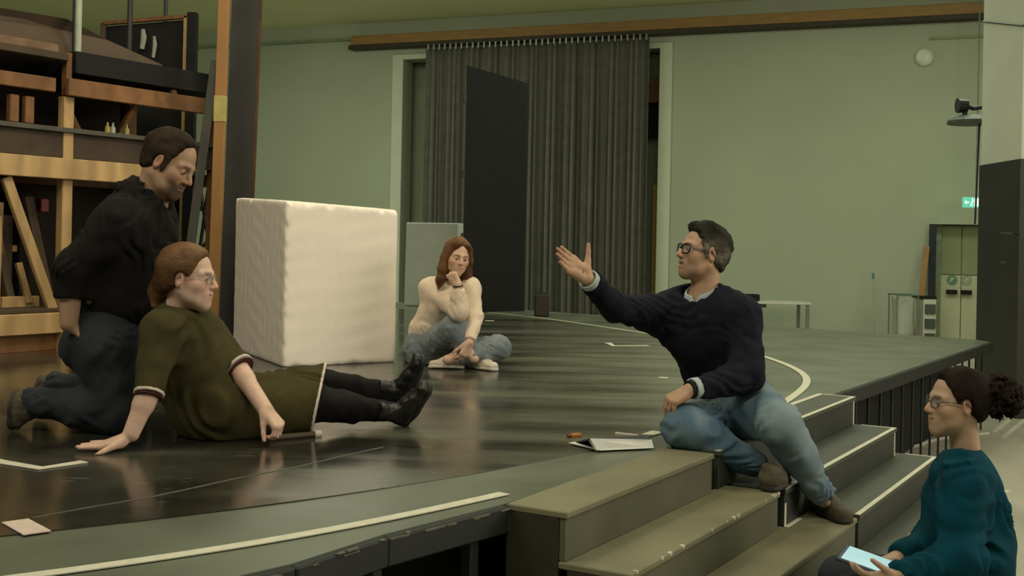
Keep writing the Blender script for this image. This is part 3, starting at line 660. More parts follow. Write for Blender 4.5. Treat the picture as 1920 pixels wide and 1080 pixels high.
# round wall lamp, conduit
aW, zW = wallpt(1733, 108)
lp = root('wall_lamp', wp(aW, .05, zW - .15), 'round white bulkhead lamp high on the wall', 'lamp')
pr = [(.15, 0), (.15, .06), (.13, .10), (.08, .135), (.0, .145)]
vv, ff = [], []
for r_, h in pr:
    for k in range(24): t = 2 * math.pi * k / 24; vv.append(wp(aW, h, zW) + r_ * (WU * math.cos(t) + ZAX * math.sin(t)))
for j in range(4):
    for k in range(24): ff.append([j * 24 + k, j * 24 + (k + 1) % 24, (j + 1) * 24 + (k + 1) % 24, (j + 1) * 24 + k])
link('dome', vv, ff, mat('lamp_glass', (.72, .74, .62), .4), lp, smooth=True)
MB().tube([wp(aW, .0, zW), wp(aW, .02, zW)], .155, 24).build('base', M_white, lp)
a0, z0 = wallpt(1742, 73)
m = MB(); wbox(m, a0, a0 + 4, .001, .035, z0 - .02, z0 + .02); tag(m.build('conduit', mat('conduit_olive', (.28, .29, .15), .7)), 'thin painted conduit running along the wall above the round lamp', 'conduit')
# floodlight on an arm beside the column
Yg = 14.0; g0 = at(1800, 226, Yg)
fl = root('floodlight', (g0[0] + .3, Yg, g0[2]), 'dark floodlight with a flat shade mounted beside the column', 'lamp')
p = [at(1784, 219, Yg), at(1850, 219, Yg)]
cx = at(1822, 224, Yg)
vv, ff = [], []
for r_, h in ((.28, -.055), (.28, -.02), (.16, .045), (.0, .06)):
    for k in range(28): t = 2 * math.pi * k / 28; vv.append(cx + V(r_ * math.cos(t), r_ * math.sin(t), h))
for j in range(3):
    for k in range(28): ff.append([j * 28 + k, j * 28 + (k + 1) % 28, (j + 1) * 28 + (k + 1) % 28, (j + 1) * 28 + k])
ff.append(list(range(28))[::-1])
link('shade', vv, ff, mat('shade_dark', (.05, .065, .045), .5), fl, smooth=False)
MB().tube([at(1795, 198, Yg), at(1813, 198, Yg)], [.09, .08], 14).build('lamp_body', M_steel, fl)
MB().tube([at(1812, 198, Yg), at(1825, 203, Yg), at(1870, 196, Yg + .0)], .03, 8).build('bracket_arm', M_steel, fl)
MB().tube([at(1806, 202, Yg), at(1812, 222, Yg)], .03, 8).build('neck', M_steel, fl)
MB().tube([at(1837, 222, Yg), at(1828, 420, Yg)], .012, 6).build('cable', M_steel, fl)
MB().tube([at(1870, 196, Yg), at(1900, 190, Yg)], .035, 8).build('wall_bracket', M_steel, fl)

# ------------------------------------------------------------------ white foam block (irregular, chipped edges): mesh comes from the field tools below

# ================================================================== distance-field modelling tools (bodies, clothes, foam)
def axis_coords(lo, hi, step, fine):
    out = [lo]
    while out[-1] < hi:
        x = out[-1]; h = step
        for a, b, s in fine:
            if a <= x < b: h = min(h, s)
        out.append(x + h)
    return np.array(out, np.float32)
def smin(a, b, k):
    if k <= 0: return np.minimum(a, b)
    h = np.maximum(k - np.abs(a - b), 0) / k
    return np.minimum(a, b) - h * h * k * 0.25
class Field:
    def __init__(s, lo, hi, step, fine=()):
        s.ax = [axis_coords(lo[i], hi[i], step, [(f[0][i], f[1][i], f[2]) for f in fine]) for i in range(3)]
        s.d = np.full([len(a) for a in s.ax], 0.5, np.float32)
    def sub(s, lo, hi, m):
        sl = []
        for i in range(3):
            a = max(int(np.searchsorted(s.ax[i], lo[i] - m)) - 1, 0); b = min(int(np.searchsorted(s.ax[i], hi[i] + m)) + 1, len(s.ax[i]))
            sl.append(slice(a, max(b, a + 1)))
        sl = tuple(sl)
        return sl, s.ax[0][sl[0]][:, None, None], s.ax[1][sl[1]][None, :, None], s.ax[2][sl[2]][None, None, :]
    def put(s, sl, d, k, op):
        if op == 'add': s.d[sl] = smin(s.d[sl], d, k)
        elif op == 'cut': s.d[sl] = -smin(-s.d[sl], d, k)
    def cap(s, a, b, ra, rb, k=0.02, op='add', flat=None, q=1.0):
        a = np.asarray(a, float); b = np.asarray(b, float); R = max(ra, rb)
        lo = np.minimum(a, b) - R; hi = np.maximum(a, b) + R
        sl, X, Y, Z = s.sub(lo, hi, k + 0.03)
        X = X - np.float32(a[0]); Y = Y - np.float32(a[1]); Z = Z - np.float32(a[2]); u = b - a
        if flat is not None:
            e = unit(flat); g = 1 / q - 1; t = (X * e[0] + Y * e[1] + Z * e[2]) * g
            X = X + t * e[0]; Y = Y + t * e[1]; Z = Z + t * e[2]; u = u + e * (u @ e) * g
        L2 = max(float(u @ u), 1e-9)
        t = np.clip((X * u[0] + Y * u[1] + Z * u[2]) / L2, 0, 1).astype(np.float32)
        d = np.sqrt((X - t * u[0]) ** 2 + (Y - t * u[1]) ** 2 + (Z - t * u[2]) ** 2) - (ra + (rb - ra) * t)
        if flat is not None: d = d * np.float32(0.5 * (1 + q))
        s.put(sl, d.astype(np.float32), k, op); return s
    def ell(s, c, r, R=None, k=0.02, op='add'):
        R = np.eye(3) if R is None else R; c = np.asarray(c, float)
        ext = np.sqrt(((R * np.asarray(r)[None, :]) ** 2).sum(1))
        sl, X, Y, Z = s.sub(c - ext, c + ext, k + 0.03)
        X = X - np.float32(c[0]); Y = Y - np.float32(c[1]); Z = Z - np.float32(c[2])
        P = [(X * R[0, i] + Y * R[1, i] + Z * R[2, i]) for i in range(3)]
        k0 = np.sqrt(sum((P[i] / r[i]) ** 2 for i in range(3))); k1 = np.sqrt(sum((P[i] / r[i] ** 2) ** 2 for i in range(3))) + 1e-6
        s.put(sl, (k0 * (k0 - 1) / k1).astype(np.float32), k, op); return s
    def box(s, c, R, half, rr=0.0, k=0.0, op='add'):
        c = np.asarray(c, float); ext = (np.abs(R) * np.asarray(half)[None, :]).sum(1)
        sl, X, Y, Z = s.sub(c - ext, c + ext, k + 0.03)
        X = X - np.float32(c[0]); Y = Y - np.float32(c[1]); Z = Z - np.float32(c[2])
        Q = [np.abs(X * R[0, i] + Y * R[1, i] + Z * R[2, i]) - (half[i] - rr) for i in range(3)]
        d = np.sqrt(sum(np.maximum(q_, 0) ** 2 for q_ in Q)) + np.minimum(np.maximum(np.maximum(Q[0], Q[1]), Q[2]), 0) - rr
        s.put(sl, d.astype(np.float32), k, op); return s
    def cutplane(s, p, n, R=0.12):
        # removes what lies beyond the plane (p, n) within a ball of radius R
        n = unit(n); p = np.asarray(p, float)
        sl, X, Y, Z = s.sub(p - R, p + R, 0.01)
        X = X - np.float32(p[0]); Y = Y - np.float32(p[1]); Z = Z - np.float32(p[2])
        h = -(X * n[0] + Y * n[1] + Z * n[2]); b = np.sqrt(X * X + Y * Y + Z * Z) - R
        s.d[sl] = np.maximum(s.d[sl], -np.maximum(h, b)); return s
    def above(s, z0):
        Z = s.ax[2][None, None, :]; s.d = np.maximum(s.d, (z0 - Z).astype(np.float32)); return s
    def bump(s, fn, reach=0.05):
        idx = np.nonzero(np.abs(s.d) < reach)
        P = np.stack([s.ax[i][idx[i]] for i in range(3)], 1)
        s.d[idx] += fn(P).astype(np.float32); return s
    def copy(s):
        o = Field.__new__(Field); o.ax = s.ax; o.d = s.d.copy(); return o
    def mesh(s, smooth=1):
        d = s.d; ins = d < 0; n = d.shape; st = (n[1] * n[2], n[2], 1)
        cells, pts, quads = [], [], []; base = 0
        for ax in range(3):
            o1, o2 = (ax + 1) % 3, (ax + 2) % 3
            A = [slice(None)] * 3; B = [slice(None)] * 3; A[ax] = slice(0, -1); B[ax] = slice(1, None)
            for o in (o1, o2): A[o] = slice(1, -1); B[o] = slice(1, -1)
            ia, ib = ins[tuple(A)], ins[tuple(B)]
            ix = list(np.nonzero(ia != ib)); ix[o1] = ix[o1] + 1; ix[o2] = ix[o2] + 1
            jx = list(ix); jx[ax] = ix[ax] + 1
            va, vb = d[tuple(ix)], d[tuple(jx)]; t = va / (va - vb)
            P = np.stack([s.ax[i][ix[i]] for i in range(3)], 1); P[:, ax] += t * (s.ax[ax][jx[ax]] - s.ax[ax][ix[ax]])
            f0 = ix[0] * st[0] + ix[1] * st[1] + ix[2] * st[2]
            c = [f0 - st[o1] - st[o2], f0 - st[o2], f0, f0 - st[o1]]
            flip = ~(va < 0)
            qd = np.stack(c, 1); qd[flip] = qd[flip][:, ::-1]
            quads.append(qd)
            for cc in c: cells.append(cc); pts.append(P)
        C = np.concatenate(cells); P = np.concatenate(pts); Qd = np.concatenate(quads)
        uq, inv = np.unique(C, return_inverse=True); cnt = np.bincount(inv)
        Vt = np.stack([np.bincount(inv, P[:, i]) / cnt for i in range(3)], 1)
        F = np.searchsorted(uq, Qd)
        for _ in range(smooth):
            acc = np.zeros_like(Vt); w = np.zeros(len(Vt))
            for a, b in ((0, 1), (1, 2), (2, 3), (3, 0)):
                for i in range(3):
                    acc[:, i] += np.bincount(F[:, a], Vt[F[:, b], i], len(Vt)) + np.bincount(F[:, b], Vt[F[:, a], i], len(Vt))
                w += np.bincount(F[:, a], minlength=len(Vt)) + np.bincount(F[:, b], minlength=len(Vt))
            Vt = Vt * 0.5 + 0.5 * acc / w[:, None]
        return Vt, F.astype(np.int32)
def wob(seed, wl, amp, oct=2):
    rg = np.random.default_rng(seed); T = []
    for o in range(oct):
        for _ in range(5):
            k = rg.normal(size=3); k = k / np.linalg.norm(k) * 2 * math.pi / (wl / 2 ** o); T.append((k, rg.random() * 6.28, amp / 2 ** o / 2.0))
    return lambda P: sum(a * np.sin(P @ k + p) for k, p, a in T)
def ridges(seed, wl, amp, axis, warp=0.35):
    # soft parallel folds across 'axis'
    u = unit(axis); n1 = wob(seed, wl * 3.5, warp * wl * 2.0); n2 = wob(seed + 1, wl * 4, 1.0)
    return lambda P: amp * np.sin((P @ u + n1(P)) * 2 * math.pi / wl) * np.clip(0.5 + n2(P), 0, 1.2)
def fmesh(fld, name, material, parent, smooth=1, paint=None, loc=None):
    v, f = fld.mesh(smooth)
    return link(name, v, f, material, parent, loc, True, paint(v) if paint is not None else None)

# foam block
A_, B_, D_ = V(-2.07, 8.76, 0), V(-1.46, 7.56, 0), V(-0.78, 8.03, 0)
LA, LD = np.linalg.norm(A_ - B_), np.linalg.norm(D_ - B_)
fb = Field((-.05, -.05, -.02), (LA + .05, LD + .05, 1.13), .014)
fb.box(V(LA / 2, LD / 2, .54), np.eye(3), (LA / 2, LD / 2, .54), .018)
rg = random.Random(8)
for i in range(60):     # chipped edges
    e = rg.choice('vvvtttbl'); r_ = .012 + .014 * rg.random()
    c_ = {'v': V(0, 0, rg.random() * 1.05), 't': V(0, rg.random() * LD, 1.08), 'b': V(rg.random() * LA, 0, 1.08), 'l': V(0, rg.random() * LD, 0.0)}[e] + V(*(rg.uniform(-.012, .004) for _ in range(3)))
    fb.ell(c_, (r_, r_, r_ * (1.6 if e == 'v' else 1)), None, .006, 'cut')
fb.ell(V(-.01, LD * .62, .0), (.03, .10, .022), None, .01, 'cut')
fb.bump(wob(4, .12, .0009, 2))
v, f = fb.mesh(1)
hh = (1.08 + (1.135 - 1.08) * v[:, 0] / LA + (1.045 - 1.08) * v[:, 1] / LD) / 1.08
w_ = B_[None] + (A_ - B_)[None] * (v[:, :1] / LA) + (D_ - B_)[None] * (v[:, 1:2] / LD); w_[:, 2] = v[:, 2] * hh
w_[:, 2] = np.maximum(w_[:, 2], 0.004)
tag(link('foam_block', w_, f[:, ::1], M_foam, None, None, False), 'large white styrofoam block standing on the stage', 'foam block')

# ================================================================== people
SKIN = mat('skin', (0.86, 0.86, 0.86), 0.5, 0.06, 60, 0.05, 300, attr='tint', spec=0.35)
M_eye = mat('eye_white', (0.36, 0.33, 0.28), 0.25, 0.02)
M_iris = mat('eye_iris', (0.03, 0.02, 0.012), 0.2, 0.02)
M_lens = mat('spectacle_lens', (0.75, 0.8, 0.75), 0.05, 0.0, alpha=0.12)
def frame_from(fwd, up=(0, 0, 1)):
    f = unit(fwd); u = np.array(up, float); u = unit(u - f * (u @ f)); r = np.cross(f, u)
    return np.stack([r, f, u], 1)      # columns right, forward, up
class Person:
    def __init__(s, base, label, lo, hi, fine, step=.011):
        s.root = root('person', base, label, 'person', 'people at the rehearsal')
        s.body = Field(lo, hi, step, fine); s.lo, s.hi, s.fine = lo, hi, fine
        s.heads = None; s.handpts = []
    def field(s, step, fine=(), lo=None, hi=None): return Field(s.lo if lo is None else lo, s.hi if hi is None else hi, step, fine)
    def head(s, c, fwd, up=(0, 0, 1), sc=1.0, wide=1.0, mouth=0.0, chin=1.0, jaw=1.0):
        R = frame_from(fwd, up); s.hc, s.hR, s.hs = np.array(c), R, sc; B = s.body
        P = lambda x, y, z: s.hc + R @ (V(x * wide, y, z) * sc)
        s.hp = P
        q = lambda *r: tuple(np.array(r) * sc)
        B.ell(P(0, -.014, .034), q(.075 * wide, .096, .083), R, .03)
        B.ell(P(0, .022, -.03), q(.060 * wide, .066, .080), R, .03)
        zj = -.072 + .012 * (1 - jaw) * 5
        for x in (-1, 1): B.cap(P(.036 * x * jaw, .035, zj), P(0, .062, -.093), .024 * sc * jaw, .022 * sc * chin, .03)
        for x in (-1, 1): B.cap(P(.05 * x * jaw, -.005, -.05 + (1 - jaw) * .08), P(.036 * x * jaw, .035, zj - .004), .022 * sc * jaw, .02 * sc * jaw, .03)
        for x in (-1, 1):
            B.ell(P(.043 * x, .052, -.022), q(.024, .026, .024), R, .03)
            B.cap(P(.014 * x, .080, .021), P(.047 * x, .066, .020), .011 * sc, .010 * sc, .018)
        for x in (-1, 1): B.ell(P(.032 * x, .092, .001), q(.021, .018, .013), R, .014, 'cut')
        for x in (-1, 1): B.ell(P(.032 * x, .072, .001), q(.0155, .0135, .0125), R, .004)
        B.cap(P(0, .081, .016), P(0, .105, -.026), .0075 * sc, .0115 * sc, .012)
        for x in (-1, 1): B.ell(P(.0115 * x, .094, -.030), q(.0085, .011, .008), R, .006)
        B.ell(P(0, .074, -.058), q(.03, .018, .022), R, .02)
        for x in (-1, 1):
            B.cap(P(.020 * x, .080, -.0565), P(.004 * x, .092, -.0525), .0045 * sc, .0062 * sc, .006)
            B.cap(P(.019 * x, .079, -.0600 - mouth), P(.004 * x, .089, -.0650 - mouth), .0045 * sc, .0068 * sc, .006)
        B.cap(P(-.020, .090, -.0585 - mouth / 2), P(.020, .090, -.0585 - mouth / 2), (.0022 + mouth * .45) * sc, (.0022 + mouth * .45) * sc, .004, 'cut')
        for x in (-1, 1):
            c_ = P(.077 * x, -.006, -.004)
            Re = R @ np.array(Matrix.Rotation(-.35 * x, 3, 'Z') @ Matrix.Rotation(-.2, 3, 'X'))
            B.ell(c_, q(.009, .019, .032), Re, .008)
            B.ell(c_ + R @ (V(.008 * x, .004, .004) * sc), q(.006, .010, .018), Re, .006, 'cut')
        return s
    def neck(s, base, r=.058):
        s.body.cap(s.hp(0, -.028, -.055), base, r * .95, r * 1.1, .03); return s
    def hand(s, wrist, f, n, right, curl=(.25, .3, .25), spread=.12, sc=1.0, thumb=(.55, .75, .25), tcurl=.3, fcurl=None):
        f = unit(f); n = np.array(n, float); n = unit(n - f * (n @ f)); l = np.cross(f, n) * (1 if right else -1); B = s.body
        W = np.array(wrist, float); P = lambda a, b, c: W + (f * a + l * b + n * c) * sc
        pts = [W]
        for i, (lx, fy, ln) in enumerate(((.030, .088, .070), (.010, .092, .078), (-.011, .088, .072), (-.030, .078, .056))):
            k0 = P(.012, lx * .55, 0); k1 = P(fy, lx, -.002)
            B.cap(k0, k1, .016 * sc, .0125 * sc, .014)
            d = unit(f + l * (lx / .03) * spread * .5); p = k1; a = 0.0
            cu = fcurl[i] if fcurl else curl
            for j, fr in enumerate((.46, .30, .24)):
                a += cu[j]; dd = unit(d * math.cos(a) + n * math.sin(a)); p2 = p + dd * ln * fr * sc
                B.cap(p, p2, (.0093 - .0009 * j) * sc, (.0084 - .0009 * j) * sc, .003 if j else .006); p = p2
            pts.append(p)
        B.cap(P(.03, .020, .008), P(.06, .012, .006), .017 * sc, .013 * sc, .014)
        B.cap(P(.03, -.018, .006), P(.06, -.02, .004), .015 * sc, .012 * sc, .014)
        t0 = P(.018, .020, .006); td = unit(f * thumb[0] + l * thumb[1] + n * thumb[2]); t1 = t0 + td * .042 * sc
        B.cap(t0, t1, .017 * sc, .0125 * sc, .012)
        td2 = unit(td * math.cos(tcurl) + unit(f * .8 + n * .4) * math.sin(tcurl)); t2 = t1 + td2 * .034 * sc
        B.cap(t1, t2, .0115 * sc, .0095 * sc, .004); td3 = unit(td2 * math.cos(tcurl) + unit(f * .8 + n * .4) * math.sin(tcurl)); t3 = t2 + td3 * .026 * sc
        B.cap(t2, t3, .0098 * sc, .0078 * sc, .003)
        s.handpts += pts + [t3]
        return s
    def arm(s, sh, el, wr, r=(.05, .042, .03)):
        s.body.cap(sh, el, r[0], r[1], .02); s.body.cap(el, el + (np.array(wr) - el) * .35, r[1] * .98, r[1] * 1.0, .015); s.body.cap(el, wr, r[1], r[2], .015); return s
    def leg(s, hp, kn, an, r=(.078, .055, .036)):
        s.body.cap(hp, kn, r[0], r[1], .03); s.body.cap(kn, kn + (np.array(an) - kn) * .35, r[1], r[1] * 1.0, .02); s.body.cap(kn, an, r[1] * .95, r[2], .02); return s
    def finish(s, skin, lips=(.80, .55, .55), brow=None, beard=None, flush=.25, eyes=True):
        sk = np.array(skin); R, c, sc = s.hR, s.hc, s.hs
        hp = np.array(s.handpts) if s.handpts else None
        def paint(v):
            q = ((v - c) @ R) / sc; col = np.tile(sk, (len(v), 1))
            x, y, z = q.T; near = (np.abs(z) < .15) & (np.hypot(x, y) < .16)
            def mix(w, colr): col[:] = col * (1 - w[:, None]) + np.array(colr)[None] * w[:, None]
            g = lambda cx, cy, cz, r: np.exp(-(((np.abs(x) - cx) ** 2 + (y - cy) ** 2 + (z - cz) ** 2) / r ** 2)) * near
            mix(flush * np.clip(g(.045, .07, -.025, .025) + g(0, .108, -.028, .016) + g(.08, -.006, -.004, .03), 0, 1), sk * np.array((1.05, .62, .55)))
            if beard is not None:
                m = near & (z < -.038) & (y > .02) & (z > -.125); up_ = (z > -.05) & (np.abs(x) < .028) & (y > .07)
                bw = beard[1] * np.clip((-.040 - z) / .012, 0, 1) * np.clip((y - beard[2]) / .02, 0, 1) * near * (z > -.13)
                bw = np.maximum(bw, up_ * near * beard[1] * np.clip((z + .053) / -.0 if False else 1, 0, 1) * (z < -.036)); mix(bw, beard[0])
            lw = near * np.exp(-((np.abs(x) / .021) ** 4)) * np.exp(-(((z + .060) / .009) ** 4)) * (y > .078); mix(.75 * np.clip(lw, 0, 1), sk * np.array(lips))
            if brow is not None:
                bw = near * (y > .055) * np.exp(-(((np.abs(x) - .032) / .018) ** 4)) * np.exp(-(((z - .0235 + .12 * (np.abs(x) - .032) ** 2 * 20) / .0055) ** 2)); mix(.85 * np.clip(bw, 0, 1), brow)
            if hp is not None:      # fingertips and knuckles a little redder
                for p in hp[1:]:
                    w = .30 * np.exp(-((v - p) ** 2).sum(1) / .014 ** 2); mix(w, sk * np.array((1.05, .7, .62)))
            return np.clip(col, 0, 1)
        o = fmesh(s.body, 'body', SKIN, s.root, 1, paint)
        if eyes:
            for x in (-1, 1):
                cc = s.hp(.032 * x, .0745, .001); r_ = .0125 * sc; vs, fs = [], []
                for i in range(9):
                    th = math.pi * i / 8
                    for k in range(14): ph_ = 2 * math.pi * k / 14; vs.append(cc + R @ (r_ * V(math.sin(th) * math.cos(ph_), math.cos(th), math.sin(th) * math.sin(ph_) * .62)))
                for i in range(8):
                    for k in range(14): fs.append([i * 14 + k, i * 14 + (k + 1) % 14, (i + 1) * 14 + (k + 1) % 14, (i + 1) * 14 + k])
                e = link('eye', vs, fs, M_eye, s.root, smooth=True)
                ic = cc + R @ (V(0, .0108, 0) * sc); vs = [ic + R @ (V(0, .0028, 0) * sc)] + [ic + R @ (.0062 * sc * V(math.cos(t), 0, math.sin(t))) for t in np.linspace(0, 2 * math.pi, 14, endpoint=False)]
                link('iris', vs, [[0, 1 + i, 1 + (i + 1) % 14] for i in range(14)], M_iris, e)
        return o
    def hair(s, M, thick=.012, front=(.074, .088), temple=(.028, -.012), nape=(-.085, -.07), extra=None, bump=None, step=.004, part=None, lo=None, hi=None, name='hair', crown=0.0, paint=None):
        R, sc = s.hR, s.hs; P = s.hp
        ext = .17 * sc
        f = Field(s.hc - ext if lo is None else lo, s.hc + ext if hi is None else hi, step)
        f.ell(P(0, -.018, .036 + crown * .5), tuple((np.array((.079, .101, .086 + crown * .5)) + thick) * sc), R, 0)
        f.ell(P(0, -.035, -.02), tuple((np.array((.068, .068, .07)) + thick * .6) * sc), R, .03)
        def cut(a, b, keep):
            # plane through two (y, z) profile points, containing the right axis
            d = np.array(b) - np.array(a); n2 = unit((-d[1], d[0]));
            if (np.array(keep) - np.array(a)) @ n2 > 0: n2 = -n2
            n = R @ V(0, n2[0], n2[1]); p = P(0, a[0], a[1])
            X, Y, Z = f.ax[0][:, None, None] - p[0], f.ax[1][None, :, None] - p[1], f.ax[2][None, None, :] - p[2]
            return (X * n[0] + Y * n[1] + Z * n[2]).astype(np.float32)
        g1 = cut(front, temple, (-.1, .1)); g2 = cut(temple, nape, (-.05, .1))
        g = -smin(-g1, -g2, .012); f.d = -smin(-f.d, -g, .022)
        for x in (-1, 1): f.ell(P(.088 * x, .0, -.01), tuple(np.array((.03, .026, .034)) * sc), R, .008, 'cut')
        if extra: extra(f, P, R, sc)
        f.bump(bump or wob(7, .03, .0025, 2))
        return fmesh(f, name, M, s.root, 1, paint)
    def glasses(s, M, w=.026, h=.018, r=.0022, round_=False, rim=True):
        P, R, sc = s.hp, s.hR, s.hs
        g = None; parts = []
        for x in (-1, 1):
            pts = []
            for t in np.linspace(0, 2 * math.pi, 21):
                a, b = math.cos(t), math.sin(t); e = .55 if not round_ else 1
                a = math.copysign(abs(a) ** e, a); b = math.copysign(abs(b) ** e, b); pts.append(P((.033 + w * a) * x, .098 - .010 * abs(.033 + w * a) / .06, .002 + h * b))
            m = MB().tube(pts, r * sc, 6); parts.append(m)
        allm = MB()
        for m in parts: allm.add(m.v, m.f)
        allm.tube([P(-.008, .099, .006), P(0, .103, .008), P(.008, .099, .006)], r * sc, 6)
        for x in (-1, 1): allm.tube([P(.059 * x, .088, .008), P(.074 * x, .05, .008), P(.083 * x, -.005, .006), P(.082 * x, -.022, -.012)], r * sc * .9, 6)
        g = allm.build('glasses', M, s.root)
        for x in (-1, 1):
            vs = [P(.033 * x, .0935, .002)]
            for t in np.linspace(0, 2 * math.pi, 20, endpoint=False):
                a, b = math.cos(t), math.sin(t); e = .55 if not round_ else 1
                a = math.copysign(abs(a) ** e, a); b = math.copysign(abs(b) ** e, b); vs.append(P((.033 + w * a) * x, .098 - .010 * abs(.033 + w * a) / .06, .002 + h * b))
            link('lens', vs, [[0, 1 + i, 1 + (i + 1) % 20] for i in range(20)], M_lens, g)
        return g
    def shoe(s, heel, toe, up, M, Ms, ankle=None, r=.042, high=0.0, name='shoe', lift=.028):
        # heel and toe: points on the sole; up: direction from the sole to the ankle
        heel, toe = np.array(heel, float), np.array(toe, float); u = unit(toe - heel); up = np.array(up, float); up = unit(up - u * (up @ u)); sd = np.cross(u, up)
        L_ = np.linalg.norm(toe - heel)
        lo = np.minimum(heel, toe) - .16; hi = np.maximum(heel, toe) + .16 + high
        f = Field(lo, hi, .006)
        f.cap(heel + u * .035 + up * (lift + .012), heel + u * L_ * .42 + up * (lift + .010), r * .92, r * .95, .02, flat=up, q=.95)
        f.cap(heel + u * L_ * .42 + up * (lift + .006), toe - u * .035 + up * (lift + .002), r * 1.05, r * .86, .03, flat=up, q=.72)
        f.cap(heel + u * .04 + up * .05, heel + u * .055 + up * (.085 + high), r * .9, r * .88, .03)
        f.cap(heel + u * .07 + up * .075, heel + u * L_ * .62 + up * .045, r * .62, r * .55, .03)
        f.cutplane(heel + u * L_ * .5 - up * .0 + up * .002, -up, .3)
        f.cutplane(heel + u * .05 + up * (.10 + high), up, .09)
        f.bump(wob(3, .05, .002))
        o = fmesh(f, name, M, s.root)
        g = Field(lo, hi, .006)
        g.cap(heel + u * .036 + up * .012, heel + u * L_ * .42 + up * .012, r * .96, r * .92, .02, flat=up, q=.9)
        g.cap(heel + u * L_ * .42 + up * .012, toe - u * .034 + up * .012, r * 1.1, r * .92, .03, flat=up, q=.9)
        g.cutplane(heel + u * L_ * .5, -up, .3); g.cutplane(heel + u * L_ * .5 + up * .022, up, .3)
        fmesh(g, 'sole', Ms, o)
        return o, u, up, sd

def mid(a, b, t=.5): return np.array(a) * (1 - t) + np.array(b) * t
def bounds(pts, m): P = np.array(pts); return P.min(0) - m, P.max(0) + m
def around(c, r, s): c = np.array(c); return (c - r, c + r, s)
def torso(F, chain, front, q, k=.06, grow=0.0):
    for (a, ra), (b, rb) in zip(chain[:-1], chain[1:]): F.cap(a, b, ra + grow, rb + grow, k, flat=front, q=q)
M_navy = mat('navy_wool', (0.0105, 0.0105, 0.0185), 0.95, 0.2, 30, 0.25, 220, spec=0.2)
M_shirt = mat('pale_blue_cotton', (0.42, 0.50, 0.50), 0.8, 0.06, 20)
M_jeans = mat('washed_denim', (0.070, 0.135, 0.195), 0.85, 0, 5.0, 0.2, 260, base2=(0.215, 0.285, 0.305), contrast=(0.38, 0.66))
M_jeansd = mat('dark_denim', (0.013, 0.017, 0.022), 0.9, 0, 5.0, 0.2, 260, base2=(0.026, 0.032, 0.038), contrast=(0.38, 0.66))
M_jeansg = mat('grey_blue_denim', (0.115, 0.145, 0.160), 0.85, 0, 6.0, 0.2, 260, base2=(0.22, 0.25, 0.26), contrast=(0.35, 0.65))
M_hood = mat('black_jersey', (0.0115, 0.0105, 0.0090), 0.95, 0.2, 20, 0.2, 200, spec=0.2)
M_olive = mat('olive_knit', (0.055, 0.047, 0.016), 0.95, 0.18, 18, 0.3, 240, spec=0.2)
M_tight = mat('black_tights', (0.0060, 0.0055, 0.005), 0.85, 0.15, 20, spec=0.25)
M_boot = mat('black_leather', (0.010, 0.0095, 0.008), 0.42, 0.2, 20, 0.1, 80)
M_cream = mat('cream_knit', (0.74, 0.60, 0.46), 0.95, 0.06, 14, 0.35, 160)
M_teal = mat('teal_wool', (0.0015, 0.046, 0.068), 0.95, 0.22, 14, 0.3, 200, spec=0.15)
M_canvas = mat('white_canvas', (0.58, 0.50, 0.40), 0.8, 0.08, 20, 0.1, 120)
M_rubber = mat('pale_rubber', (0.55, 0.50, 0.42), 0.6, 0.05, 10)
M_rubd = mat('dark_rubber', (0.03, 0.027, 0.02), 0.7, 0.1, 10)
M_suede = mat('brown_suede', (0.075, 0.062, 0.035), 0.85, 0.2, 18, 0.15, 120)
M_trim = mat('white_ribbing', (0.62, 0.54, 0.46), 0.9, 0.05, 40)
M_trimr = mat('maroon_ribbing', (0.07, 0.014, 0.014), 0.9, 0.05, 40)
M_spec = mat('dark_spectacles', (0.012, 0.011, 0.014), 0.3, 0.05)
M_wire = mat('wire_spectacles', (0.30, 0.25, 0.20), 0.3, 0.05, metal=.8)

